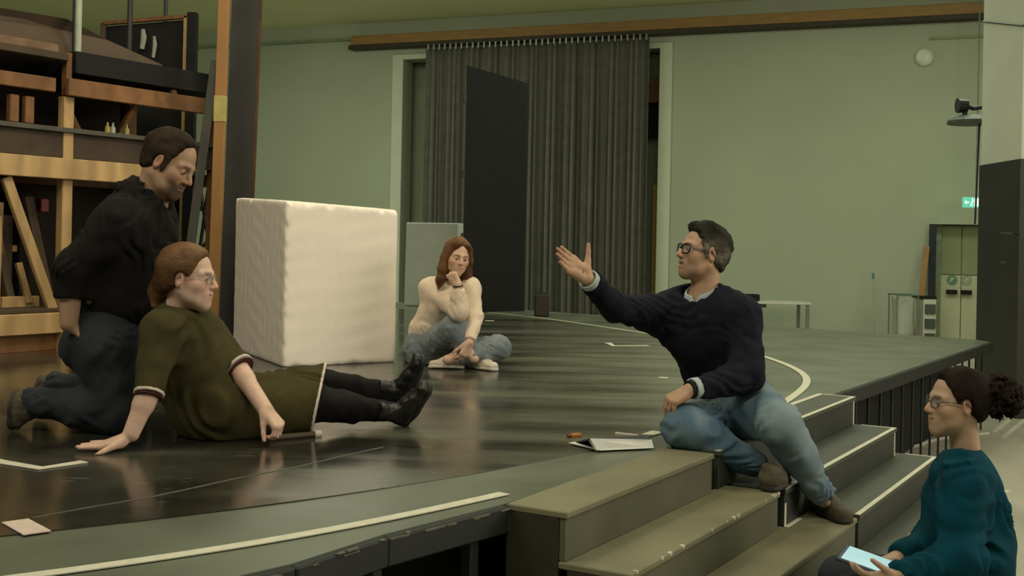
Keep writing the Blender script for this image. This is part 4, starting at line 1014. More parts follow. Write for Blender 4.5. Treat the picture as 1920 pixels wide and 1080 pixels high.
# ------------------------------------------------------------------ man seated on the stage edge, arm raised
def director():
    pel, wai, che, nk = at(1374, 752, 5.30), at(1350, 690, 5.26), at(1322, 618, 5.22), at(1316, 556, 5.20)
    shR, elR, wrR = at(1253, 592, 5.31), at(1155, 578, 5.08), at(1101, 522, 4.92)
    shL, elL, wrL = at(1388, 598, 5.12), at(1404, 704, 5.00), at(1296, 730, 4.84)
    hpR, knR, anR = at(1338, 775, 5.20), at(1280, 800, 4.86), at(1414, 870, 4.93)
    hpL, knL, anL = at(1408, 768, 5.16), at(1462, 796, 4.83), at(1537, 922, 4.95)
    hc = at(1318, 474, 5.19); front = unit(V(-.55, -.83, 0))
    lo, hi = bounds([pel, shR, at(1020, 440, 4.8), hc, knR, knL, anL, wrL, anR, at(1520, 930, 5.3)], .17)
    fR = at(1040, 468, 4.86) - wrR; nR = np.cross(unit(V(.30, .45, .84)), unit(fR))
    p = Person((pel[0], pel[1], 0), 'man in navy sweater and glasses seated on the stage edge, arm raised', lo, hi,
               [around(hc, .15, .0036), (wrR - V(.2, .12, .06), wrR + V(.06, .1, .22), .0040), (wrL - V(.14, .1, .2), wrL + V(.06, .1, .06), .0045)], .012)
    p.head(hc, (-.93, -.27, .16), (0.06, 0, 1), 1.07, .98, mouth=.006)
    p.neck(nk + V(.01, .01, -.02), .060)
    B = p.body
    torso(B, [(pel, .15), (wai, .13), (che, .15)], front, .7); B.cap(shR, shL, .055, .055, .05)
    p.arm(shR, elR, wrR); p.arm(shL, elL, wrL); p.leg(hpR, knR, anR); p.leg(hpL, knL, anL)
    p.hand(wrR, fR, nR, True, curl=(.03, .06, .05), spread=-.10, sc=1.10, thumb=(.50, .85, .15), tcurl=.10)
    fL = unit(V(-.70, -.08, -.40)); p.hand(wrL + fL * .005, fL, V(-.25, .25, -.9), False, curl=(.75, .45, .25), spread=.04, sc=1.02, thumb=(.7, .55, .3), tcurl=.2)
    B.cap(anL, at(1545, 940, 4.97), .032, .028, .02); B.cap(anR, at(1440, 898, 4.90), .032, .028, .02)
    p.finish((.58, .355, .225), brow=(.07, .05, .035), beard=((.22, .15, .10), .35, .03), flush=.3)
    # sweater
    F = Field(*bounds([pel, shR, wrR, elR, wrL, elL, shL, nk], .17), .0085)
    torso(F, [(pel + V(0, 0, .02), .158), (wai, .155), (che, .172), (mid(che, nk, .45), .140)], front, .72, .08)
    F.cap(shR, shL, .078, .078, .09); F.cap(mid(shR, nk, .35), mid(shL, nk, .35), .075, .075, .08)
    F.cap(shR, elR, .080, .062, .07); F.cap(elR, wrR, .060, .047, .03); F.cap(mid(shR, che, .4), mid(elR, shR, .6), .075, .06, .06)
    F.cap(shL, elL, .082, .066, .06); F.cap(elL, wrL, .064, .050, .03); F.cap(mid(elL, shL, .3), mid(elL, wrL, .3), .062, .058, .04)
    F.cutplane(wrR + unit(elR - wrR) * .035, wrR - elR, .085); F.cutplane(wrL + unit(elL - wrL) * .03, wrL - elL, .085)
    F.cap(p.hp(0, -.03, -.06), nk + V(0, 0, .012) + front * .012, .066, .066, .01, 'cut')
    F.ell(nk + V(0, 0, .03) + front * .035, (.078, .078, .065), None, .015, 'cut')
    F.bump(ridges(5, .085, .0032, wrR - shR, .5)); F.bump(ridges(9, .10, .0040, V(.4, .2, 1), .6)); F.bump(wob(2, .16, .003))
    fmesh(F, 'sweater', M_navy, p.root, 1)
    # shirt collar and cuffs
    C = Field(nk - .13, nk + .15, .005)
    C.cap(nk + V(0, 0, -.05), nk + V(.004, 0, .045), .086, .074, 0); C.cap(nk + V(0, 0, -.06), nk + V(-.004, 0, .08), .0655, .0625, .004, 'cut')
    cn = unit(V(-.10, 0, 1) + front * .45); C.cutplane(nk + V(0, 0, .042) + front * .0, cn, .14)
    gap = nk + front * .08 + V(0, 0, .035); C.ell(gap, (.02, .02, .06), frame_from(front), .008, 'cut')
    fmesh(C, 'shirt_collar', M_shirt, p.root)
    for w, e, nm in ((wrR, elR, 'shirt_cuff'), (wrL, elL, 'shirt_cuff')):
        u = unit(e - w); C = Field(w - .12, w + .12, .005); C.cap(w + u * .06, w + u * .002, .043, .046, 0); C.cap(w + u * .10, w - u * .06, .033, .037, .003, 'cut')
        C.cutplane(w + u * .004, -u, .08); fmesh(C, nm, M_shirt, p.root)
    u = unit(elL - wrL); q = wrL + u * .0
    MB().tube([q - u * .012, q + u * .008], .038, 18).build('wristwatch', M_black, p.root)
    # jeans
    F = Field(*bounds([pel, hpR, hpL, knR, knL, anR, anL], .15), .009)
    torso(F, [(pel + V(0, 0, .06), .15), (pel, .158)], front, .78); F.cap(hpR, hpL, .105, .105, .08)
    for h, k_, a, kk in ((hpR, knR, anR, .09), (hpL, knL, anL, .092)):
        F.cap(h, k_, .108, .080, .06); F.cap(k_, a, .080, .060, .05); F.cap(k_, mid(k_, a, .5), .078, .072, .03); F.cutplane(a + unit(a - k_) * .035, a - k_, .10)
    F.cap(pel, mid(hpR, knR, .4), .12, .10, .06); F.cap(pel, mid(hpL, knL, .4), .12, .10, .06)
    F.bump(ridges(31, .08, .005, V(.6, 0, -.8), .6)); F.bump(wob(33, .14, .003))
    fmesh(F, 'jeans', M_jeans, p.root, 1)
    z3, z2 = -.31 + .001, -.155 + .002
    a = gz(1532, 955, z3); b = gz(1580, 979, z3); b = a + unit(b - a) * .275; p.shoe(a, b, (0, 0, 1), M_suede, M_rubd, r=.047)
    a = gz(1440, 922, z2) ; b = a + unit(V(.45, .9, 0)) * .26; p.shoe(a, b, (0, 0, 1), M_suede, M_rubd, r=.046)
    # hair: dark on top, grey at the sides
    Mh = mat('dark_grey_hair', (0.012, 0.010, 0.006), 0.8, 0, 9, 0.5, 120, base2=(0.055, 0.050, 0.040), contrast=(.45, .75), spec=0.15, attr='tint')
    def ext(f, P, R, sc):
        f.cap(P(-.035, .052, .104), P(.035, .052, .104), .017 * sc, .017 * sc, .03); f.cap(P(-.03, .0, .116), P(.03, .0, .118), .018 * sc, .018 * sc, .03)
        for x in (-1, 1): f.cap(P(.074 * x, .024, .025), P(.077 * x, .016, -.018), .010 * sc, .007 * sc, .012)
    p.hair(Mh, .007, (.066, .086), (.024, -.004), (-.088, -.085), ext, lambda P: wob(7, .06, .0022, 2)(P) + ridges(8, .014, .0012, p.hR @ V(.6, .1, .8))(P),
           paint=lambda v: np.repeat((1 + 3.2 * np.clip((.075 - ((v - hc) @ p.hR)[:, 2] / 1.07) / .05, 0, 1) * np.clip((np.abs((v - hc) @ p.hR)[:, 0] - .045) / .03, 0, 1))[:, None], 3, 1))
    p.glasses(M_spec, .027, .019, .0034)
director()

# ------------------------------------------------------------------ man kneeling upright in black hoodie
def kneeler():
    pel, wai, che, nk = at(205, 628, 5.07), at(225, 545, 5.07), at(252, 445, 5.06), at(287, 366, 5.05)
    shR, elR, wrR = at(222, 420, 4.88), at(136, 508, 4.84), at(129, 606, 4.84)
    shL, elL, wrL = at(285, 420, 5.26), at(205, 515, 5.36), at(165, 610, 5.14)
    hpR, knR, anR = at(195, 640, 4.95), at(222, 775, 4.92), at(60, 752, 4.93)
    hpL, knL, anL = at(215, 640, 5.18), at(240, 762, 5.22), at(105, 722, 5.24)
    hc = at(319, 307, 5.02); front = unit(V(.95, -.25, 0))
    lo, hi = bounds([pel, shR, shL, elR, hc, knR, knL, anL, anR, wrR], .19)
    p = Person((knR[0], 5.07, 0), 'man in black hoodie kneeling upright on the stage, hands behind his back', lo, hi,
               [around(hc, .16, .004), (wrR - .08, wrR + .14, .005)], .013)
    p.head(hc, (.86, -.20, -.47), (.35, 0, 1), 1.15, 1.0, chin=1.15); p.neck(nk + V(-.01, 0, -.03), .068)
    B = p.body
    torso(B, [(pel, .15), (wai, .15), (che, .16)], front, .8); B.cap(shR, shL, .06, .06, .05)
    p.arm(shR, elR, wrR, (.056, .050, .037)); p.arm(shL, elL, wrL, (.056, .050, .037)); p.leg(hpR, knR, anR); p.leg(hpL, knL, anL)
    p.hand(wrR, V(.30, .70, -.45), V(.8, .1, .3), True, curl=(.4, .4, .3)); p.hand(wrL, V(.3, -.3, -.7), V(-.7, -.4, 0), False, curl=(.5, .5, .4))
    p.finish((.52, .315, .20), brow=(.06, .04, .028), beard=((.07, .045, .03), .85, .05), flush=.35)
    F = Field(*bounds([pel, shR, elR, wrR, elL, shL, nk, che, wrL], .19), .0095)
    torso(F, [(pel + V(0, 0, .02), .175), (wai, .178), (che, .178), (mid(che, nk, .5), .14)], front, .85, .09)
    F.cap(wai + front * .05, che + front * .04, .135, .12, .08)
    F.cap(shR, shL, .088, .088, .09)
    F.cap(shR, elR, .088, .074, .07); F.cap(elR, mid(elR, wrR, .55), .074, .060, .03); F.cutplane(mid(elR, wrR, .52), wrR - elR, .10)
    F.cap(shL, elL, .086, .072, .07); F.cap(elL, mid(elL, wrL, .6), .072, .060, .03)
    F.cap(nk + V(-.055, .03, .02), nk + V(-.045, -.06, .02), .045, .045, .05); F.cap(nk + V(-.06, -.05, .015), nk + V(.02, -.085, -.03), .040, .034, .04)
    F.cap(nk + V(-.06, .06, .015), nk + V(.02, .085, -.03), .040, .034, .04)
    F.cap(p.hp(0, -.02, -.07), nk + V(.01, 0, .0), .080, .078, .015, 'cut')
    F.cutplane(pel + V(0, 0, -.075), V(0.1, 0, -1), .35)
    F.bump(ridges(41, .10, .0055, V(.6, 0, .8), .7)); F.bump(ridges(45, .13, .004, V(-.5, .2, .8), .7)); F.bump(wob(42, .18, .004))
    fmesh(F, 'hoodie', M_hood, p.root, 1)
    m = Field(nk - .15, nk + .15, .006)     # drawn-back hood
    m.cap(nk + V(-.085, .05, .005), nk + V(-.085, -.05, .005), .05, .05, 0); m.cap(nk + V(-.075, .0, -.04), nk + V(-.085, 0, .01), .065, .06, .04)
    m.cap(nk + V(-.07, -.055, .02), nk + V(.0, -.085, .0), .034, .026, .03); m.cap(nk + V(-.02, 0, -.04), p.hp(0, -.02, -.05), .078, .080, .01, 'cut')
    m.bump(wob(44, .07, .006)); fmesh(m, 'hood', M_hood, p.root)
    F = Field(*bounds([pel, hpR, hpL, knR, knL, anR, anL], .16), .0095)
    torso(F, [(pel + V(0, 0, .06), .155), (pel, .162)], front, .92); F.cap(hpR, hpL, .125, .125, .08); F.ell(pel + V(-.07, 0, -.05), (.13, .17, .13), None, .05)
    for h, k_, a in ((hpR, knR, anR), (hpL, knL, anL)):
        F.cap(h, k_, .125, .092, .06); F.cap(k_, a, .084, .062, .05); F.cap(k_, mid(k_, a, .45), .080, .078, .04); F.cutplane(a + unit(a - k_) * .04, a - k_, .11)
    F.above(.006); F.bump(ridges(51, .07, .004, V(.3, 0, .9), .6)); F.bump(wob(53, .14, .003)); F.above(.006)
    fmesh(F, 'jeans', M_jeansd, p.root, 1)
    for a, lab in ((anR, 0), (anL, 1)):
        # feet bent: toes on the floor, heel up
        heel = a + V(-.075, 0, .035); toe = V(a[0] - .085, a[1] - .02, .018); u = unit(toe - heel); toe = heel + u * min(.25, np.linalg.norm(toe - heel))
        p.shoe(heel, toe, V(1, 0, .05), M_suede, M_rubd, r=.046)
    Mh = mat('brown_hair', (0.020, 0.013, 0.007), 0.8, 0, 7, 0.4, 120, base2=(0.070, 0.042, 0.020), contrast=(.4, .75), spec=0.15)
    def ext(f, P, R, sc):
        for x in (-1, 1): f.cap(P(.072 * x, .022, .02), P(.073 * x, .018, -.03), .009 * sc, .005 * sc, .012)
    p.hair(Mh, .009, (.052, .095), (.030, .0), (-.09, -.07), ext, lambda P: wob(57, .07, .0015, 2)(P) + ridges(58, .014, .0010, p.hR @ V(.6, .1, .8))(P))
kneeler()

# ------------------------------------------------------------------ woman in olive dress reclining on the floor
def recliner():
    pel, wai, che, nk = at(412, 768, 4.98), at(378, 715, 4.94), at(345, 652, 4.88), at(338, 594, 4.83)
    shR, elR, wrR = at(303, 622, 4.69), at(281, 730, 4.57), at(246, 813, 4.515)
    shL, elL, wrL = at(378, 628, 5.02), at(441, 684, 4.92), at(497, 767, 4.74)
    hpR, knR, anR = at(425, 785, 4.90), at(600, 757, 5.04), at(728, 772, 5.24)
    hpL, knL, anL = at(425, 757, 5.12), at(597, 722, 5.26), at(735, 738, 5.42)
    hc = at(354, 521, 4.80); front = unit(V(.88, -.22, .25))
    lo, hi = bounds([pel, shR, hc, knR, knL, anL, anR, wrR, wrL, at(150, 850, 4.45), at(790, 700, 5.4)], .17)
    p = Person((pel[0], pel[1], 0), 'woman in olive knit dress and glasses reclining on the stage floor, propped on one arm', lo, hi,
               [around(hc, .155, .004), (wrR - V(.24, .09, .09), wrR + V(.05, .09, .06), .0042), (wrL - V(.06, .12, .14), wrL + V(.14, .1, .06), .0042)], .013)
    p.head(hc, (.985, -.12, -.05), (.03, 0, 1), 1.10, .97, jaw=.92); p.neck(nk + V(-.01, 0, -.02), .054)
    B = p.body
    torso(B, [(pel, .15), (wai, .13), (che, .14)], front, .75); B.cap(shR, shL, .05, .05, .05)
    p.arm(shR, elR, wrR, (.05, .042, .032)); p.arm(shL, elL, wrL, (.05, .042, .031)); p.leg(hpR, knR, anR, (.08, .05, .034)); p.leg(hpL, knL, anL, (.08, .05, .034))
    # near hand flat on the floor, far hand closed on the rod
    W = wrR + V(-.012, 0, -.015)
    fh = V(-.99, -.10, 0); zk = .016
    f0 = unit(V(-.90, -.10, -.32))
    p.hand(W, f0, V(-.30, 0, -.95), True, fcurl=[(-.34, .02, .0)] * 4, spread=.22, sc=1.12, thumb=(.75, .7, .02), tcurl=.1)
    p.hand(wrL, V(.62, -.25, -.66), V(-.55, .2, -.60), False, curl=(.9, 1.0, .6), spread=.05, sc=1.05, thumb=(.75, .35, .5), tcurl=.4)
    B.above(.004)
    p.finish((.78, .52, .385), brow=(.25, .14, .08), flush=.4)
    # dress
    F = Field(*bounds([pel, shR, elR, elL, shL, nk, knR, knL], .19), .0095)
    torso(F, [(pel, .172), (wai, .168), (che, .160), (mid(che, nk, .5), .125)], front, .86, .10)
    F.cap(shR, shL, .080, .076, .09)
    F.cap(shR, mid(shR, elR, .55), .080, .068, .06); F.cap(mid(shR, elR, .5), elR + unit(elR - shR) * .03, .066, .053, .02)
    F.cap(shL, elL, .080, .064, .06)
    F.cap(che + V(.03, -.04, -.06), wai + V(.09, -.07, -.08), .09, .095, .08)
    legd = unit(mid(knR, knL) - mid(hpR, hpL))
    for h, k_ in ((hpR, knR), (hpL, knL)):
        F.cap(h, k_ + legd * .12, .112, .088, .10)
    F.cap(pel, mid(knR, knL) + legd * .1, .125, .09, .08); F.cap(V(hpR[0] - .02, hpR[1] - .04, .085), V(knR[0], knR[1] - .02, .07) + legd * .1, .085, .068, .08)
    F.cap(V(pel[0] - .05, pel[1] - .1, .09), V(hpR[0], hpR[1] - .05, .085), .11, .09, .08)
    hem = at(597, 752, 5.12); hn = unit(np.cross(at(609, 690, 1.) - V(0, 0, CAMH), at(584, 808, 1.) - V(0, 0, CAMH))); hn = hn if hn[0] > 0 else -hn
    F.cutplane(hem, hn, .42)
    F.cutplane(elR + unit(elR - shR) * .022, elR - shR, .085); F.cutplane(elL + unit(elL - shL) * .03, elL - shL, .085)
    F.cap(p.hp(0, -.02, -.06), nk + V(.0, 0, .0), .062, .064, .012, 'cut')
    F.bump(ridges(61, .13, .006, V(.75, .3, .6), .45)); F.bump(wob(63, .25, .003)); F.above(.005)
    fmesh(F, 'dress', M_olive, p.root, 1)
    N = Field(nk - .12, nk + .12, .006); N.cap(nk + V(-.01, 0, -.04), nk + V(.004, 0, .022), .074, .067, 0); N.cap(nk + V(0, 0, -.08), nk + V(0, 0, .08), .056, .056, .005, 'cut'); N.cutplane(nk + V(0, 0, .03), V(-.2, 0, 1), .12)
    fmesh(N, 'collar', M_olive, p.root)
    def slab(c, n, half, grow, lo_, hi_, M, nm, step):
        idx = [np.nonzero((F.ax[i] > lo_[i]) & (F.ax[i] < hi_[i]))[0] for i in range(3)]
        T = Field.__new__(Field); T.ax = [F.ax[i][idx[i]] for i in range(3)]; T.d = F0.d[np.ix_(*idx)].copy()
        # finer resample of the dress field, cut to a thin band
        ax2 = [np.arange(a[0], a[-1], step).astype(np.float32) for a in T.ax]; d = T.d
        for i in range(3):
            j = np.clip(np.searchsorted(T.ax[i], ax2[i]) - 1, 0, len(T.ax[i]) - 2); t = (ax2[i] - T.ax[i][j]) / (T.ax[i][j + 1] - T.ax[i][j])
            sh = [1, 1, 1]; sh[i] = -1; t = t.reshape(sh); d = np.take(d, j, i) * (1 - t) + np.take(d, j + 1, i) * t
        n = unit(n); h = np.abs((ax2[0][:, None, None] - c[0]) * n[0] + (ax2[1][None, :, None] - c[1]) * n[1] + (ax2[2][None, None, :] - c[2]) * n[2]) - half
        T.ax = ax2; T.d = np.maximum(d - grow, h).astype(np.float32)
        T.d[0] = T.d[-1] = .1; T.d[:, 0] = T.d[:, -1] = .1; T.d[:, :, 0] = T.d[:, :, -1] = .1
        fmesh(T, nm, M, p.root, 1)
    # band fields use an uncut copy of the same shapes
    F0 = Field.__new__(Field); F0.ax = F.ax; F0.d = np.full(F.d.shape, .5, np.float32)
    for h, k_ in ((hpR, knR), (hpL, knL)): F0.cap(h, k_ + legd * .12, .112, .088, .10)
    F0.cap(pel, mid(knR, knL) + legd * .1, .125, .09, .08); F0.cap(V(hpR[0] - .02, hpR[1] - .04, .085), V(knR[0], knR[1] - .02, .07) + legd * .1, .085, .068, .08)
    F0.bump(ridges(61, .13, .006, V(.75, .3, .6), .45)); F0.bump(wob(63, .25, .003)); F0.above(.005)
    slab(hem - hn * .004, hn, .0065, .003, hem - V(.16, .26, .26), hem + V(.16, .26, .26), M_trim, 'hem_trim', .0055)
    F0.d[:] = .5
    F0.cap(mid(shR, elR, .5), elR + unit(elR - shR) * .05, .066, .055, .02); F0.cap(shL, elL + unit(elL - shL) * .05, .080, .064, .06)
    for e_, s_ in ((elR, shR), (elL, shL)):
        u = unit(e_ - s_); c0 = e_ + u * (.020 if e_ is elR else .028)
        slab(c0 - u * .004, u, .007, .003, c0 - .13, c0 + .13, M_trim, 'sleeve_trim', .005)
        slab(c0 - u * .020 + u * .031, u, .0045, .0, c0 - .13, c0 + .13, M_trimr, 'sleeve_trim', .005)
    # tights and boots
    F = Field(*bounds([knR, knL, anR, anL], .12), .009)
    for k_, a, h in ((knR, anR, hpR), (knL, anL, hpL)):
        F.cap(mid(h, k_, .7), k_, .076, .066, .03); F.cap(k_, a, .066, .048, .03); F.cap(k_, mid(k_, a, .45), .066, .064, .03)
    F.bump(wob(66, .1, .003)); F.above(.006); fmesh(F, 'tights', M_tight, p.root)
    for a, k_, toe_px, Yt_ in ((anR, knR, (803, 732), 5.20), (anL, knL, (786, 698), 5.40)):
        ld = unit(a - k_); heel = a + ld * .085 + V(0, 0, -.045); heel[2] = max(heel[2], .012 if a is anR else .09)
        toe = at(*toe_px, Yt_) ; toe = heel + unit(toe - heel) * .25
        u = unit(toe - heel); up = -ld
        p.shoe(heel + ld * .0, toe, up, M_boot, M_rubd, r=.042, high=.07, name='boot')
    # hair pulled back, red brown, loose tail
    Mh = mat('auburn_hair', (0.070, 0.030, 0.010), 0.5, 0, 7, 0.4, 140, base2=(0.23, 0.11, 0.035), contrast=(.35, .75), spec=0.25)
    def ext(f, P, R, sc):
        f.cap(P(0, -.105, -.03), P(0, -.120, -.06), .036 * sc, .032 * sc, .03); f.cap(P(0, -.120, -.06), P(.01, -.118, -.11), .030 * sc, .016 * sc, .02)
    p.hair(Mh, .012, (.066, .092), (.030, .004), (-.085, -.080), ext, lambda P: ridges(68, .014, .0010, p.hR @ V(.6, .1, .8))(P) + wob(69, .07, .001)(P), lo=hc - V(.22, .17, .22), hi=hc + V(.17, .17, .18))
    T = Field(nk - V(.12, .1, .3), nk + V(.22, .3, .12), .006)     # loose tail over the far shoulder
    q = [p.hp(-.05, -.02, -.09), at(392, 600, 4.93), at(401, 628, 4.93), at(408, 655, 4.94)]
    for a, b, ra, rb in zip(q[:-1], q[1:], (.03, .028, .024), (.028, .024, .010)): T.cap(a, b, ra, rb, .02)
    T.bump(ridges(70, .014, .003, V(1, .3, .2))); fmesh(T, 'hair_tail', mat('copper_hair', (0.20, 0.085, 0.020), .5, .3, 20), p.root)
    p.glasses(M_wire, .024, .019, .0014, True)
    return p
recliner()

# ------------------------------------------------------------------ woman in cream sweater sitting cross-legged
def sitter():
    pel, wai, che, nk = at(806, 650, 8.02), at(817, 611, 7.96), at(838, 566, 7.87), at(850, 522, 7.82)
    shR, elR, wrR = at(806, 541, 7.88), at(861, 584, 7.58), at(858, 534, 7.56)
    shL, elL, wrL = at(882, 541, 7.78), at(889, 594, 7.70), at(880, 642, 7.58)
    hpR, knR, anR = at(795, 655, 7.95), at(852, 611, 7.66), at(880, 655, 7.62)
    hpL, knL, anL = at(838, 662, 7.98), at(935, 652, 7.72), at(858, 670, 7.62)
    hc = at(857, 482, 7.74); front = unit(V(.25, -.95, 0))
    lo, hi = bounds([pel, shR, hc, knR, knL, anL, anR, at(800, 680, 8), at(945, 690, 7.5), nk], .17)
    p = Person((pel[0], pel[1], 0), 'woman in cream sweater sitting cross-legged by the foam block, chin on hand', lo, hi,
               [around(hc, .15, .0042), (wrR - V(.1, .1, .06), wrR + V(.08, .1, .12), .0045), (wrL - V(.12, .1, .16), wrL + V(.06, .1, .05), .0048)], .013)
    p.head(hc, (.36, -.92, -.16), (.14, 0, 1), 1.0, .95, jaw=.88); p.neck(nk, .048)
    B = p.body
    torso(B, [(pel, .14), (wai, .115), (che, .125)], front, .72); B.cap(shR, shL, .045, .045, .05)
    p.arm(shR, elR, wrR, (.045, .04, .028)); p.arm(shL, elL, wrL, (.045, .04, .028)); p.leg(hpR, knR, anR, (.075, .05, .034)); p.leg(hpL, knL, anL, (.075, .05, .034))
    p.hand(wrR, V(-.52, .02, .80), V(.2, .9, .1), True, curl=(1.25, 1.4, .8), spread=.02, sc=.88, thumb=(.8, .35, .5), tcurl=.5)
    p.hand(wrL, V(-.35, -.1, -.9), V(-.5, .6, .1), False, curl=(.5, .5, .4), spread=.06, sc=.98, thumb=(.8, .5, .3))
    B.cap(anR, at(889, 672, 7.60), .034, .032, .02); B.cap(anL, at(838, 674, 7.60), .034, .03, .02)
    p.finish((.70, .45, .31), brow=(.20, .11, .06), flush=.45)
    F = Field(*bounds([pel, shR, elR, elL, shL, nk, wrL, wrR], .15), .0085)
    torso(F, [(pel + V(0, 0, .05), .155), (wai, .142), (che, .140), (mid(che, nk, .5), .105)], front, .78, .08)
    F.cap(shR, shL, .064, .064, .07)
    F.cap(shR, elR, .068, .062, .05); F.cap(elR, wrR, .060, .042, .02); F.cap(shL, elL, .068, .055, .05); F.cap(elL, wrL, .055, .044, .03)
    F.cutplane(wrR + unit(elR - wrR) * .02, wrR - elR, .08); F.cutplane(wrL + unit(elL - wrL) * .01, wrL - elL, .08)
    F.cap(p.hp(0, -.02, -.06), nk + front * .02, .056, .062, .012, 'cut'); F.ell(nk + front * .05 + V(0, 0, .01), (.05, .05, .05), None, .012, 'cut')
    F.bump(ridges(71, .09, .003, V(.5, .2, .8), .6)); F.bump(wob(73, .16, .003))
    fmesh(F, 'sweater', M_cream, p.root, 1)
    H = Field(pel - V(.3, .3, .12), pel + V(.3, .3, .18), .009); torso(H, [(pel + V(0, 0, .045), .163), (pel + V(0, 0, .03), .165)], front, .80); H.cutplane(pel + V(0, 0, .075), ZAX, .4)
    fmesh(H, 'shirt_hem', mat('yellow_green_shirt', (.30, .27, .10), .9, .2, 20), p.root)
    F = Field(*bounds([pel, hpR, hpL, knR, knL, anR, anL], .17), .0095)
    torso(F, [(pel + V(0, 0, .03), .15), (pel, .158)], front, .85); F.cap(hpR, hpL, .11, .11, .08); F.ell(pel + V(-.02, .02, -.08), (.17, .14, .10), None, .06)
    for h, k_, a in ((hpR, knR, anR), (hpL, knL, anL)):
        F.cap(h, k_, .105, .075, .06); F.cap(k_, a, .073, .052, .05); F.cap(k_, mid(k_, a, .5), .070, .066, .03); F.cutplane(a + unit(a - k_) * .0, a - k_, .085)
    F.above(.008); F.bump(ridges(81, .06, .004, V(.6, 0, .8), .6)); F.bump(wob(83, .1, .004)); F.above(.008)
    fmesh(F, 'jeans', M_jeansg, p.root, 1)
    a = gz(886, 690, .005); b = gz(938, 697, .005); b = a + unit(b - a + V(.02, -.03, 0)) * .235; p.shoe(a, b, (0, .1, 1), M_canvas, M_rubber, r=.042)
    a = gz(870, 692, .005); b = gz(808, 691, .005); b = a + unit(b - a) * .23; p.shoe(a, b, (0, .25, 1), M_canvas, M_rubber, r=.042)
    Mh = mat('chestnut_hair', (0.060, 0.024, 0.008), 0.5, 0, 6, 0.4, 120, base2=(0.24, 0.11, 0.036), contrast=(.35, .8), spec=0.25)
    def ext(f, P, R, sc):
        for x in (-1, 1):
            q = [P(.070 * x, .010, .05), P(.088 * x, .005, -.02), P(.090 * x, .012, -.09), P(.092 * x, .015, -.16), P(.080 * x + (.02 if x > 0 else 0), .03, -.235 if x < 0 else -.22)]
            for a, b, ra, rb in zip(q[:-1], q[1:], (.024, .026, .032, .030), (.026, .032, .030, .010)): f.cap(a, b, ra, rb, .03)
        f.cap(P(0, -.07, -.02), P(0, -.075, -.14), .07, .055, .05)
        f.cap(P(-.04, .055, .092), P(-.076, .03, .02), .016, .014, .02); f.cap(P(.03, .06, .095), P(.074, .03, .02), .016, .014, .02)
    p.hair(Mh, .013, (.066, .100), (.034, -.04), (-.085, -.15), ext, lambda P: ridges(88, .018, .0014, V(1, .3, .1))(P) + wob(89, .09, .002)(P), lo=hc - V(.2, .2, .32), hi=hc + V(.2, .2, .2))
    u = unit(elR - wrR); MB().tube([wrR + u * .004, wrR + u * .010], .036, 14).build('hair_tie', M_black, p.root)
sitter()

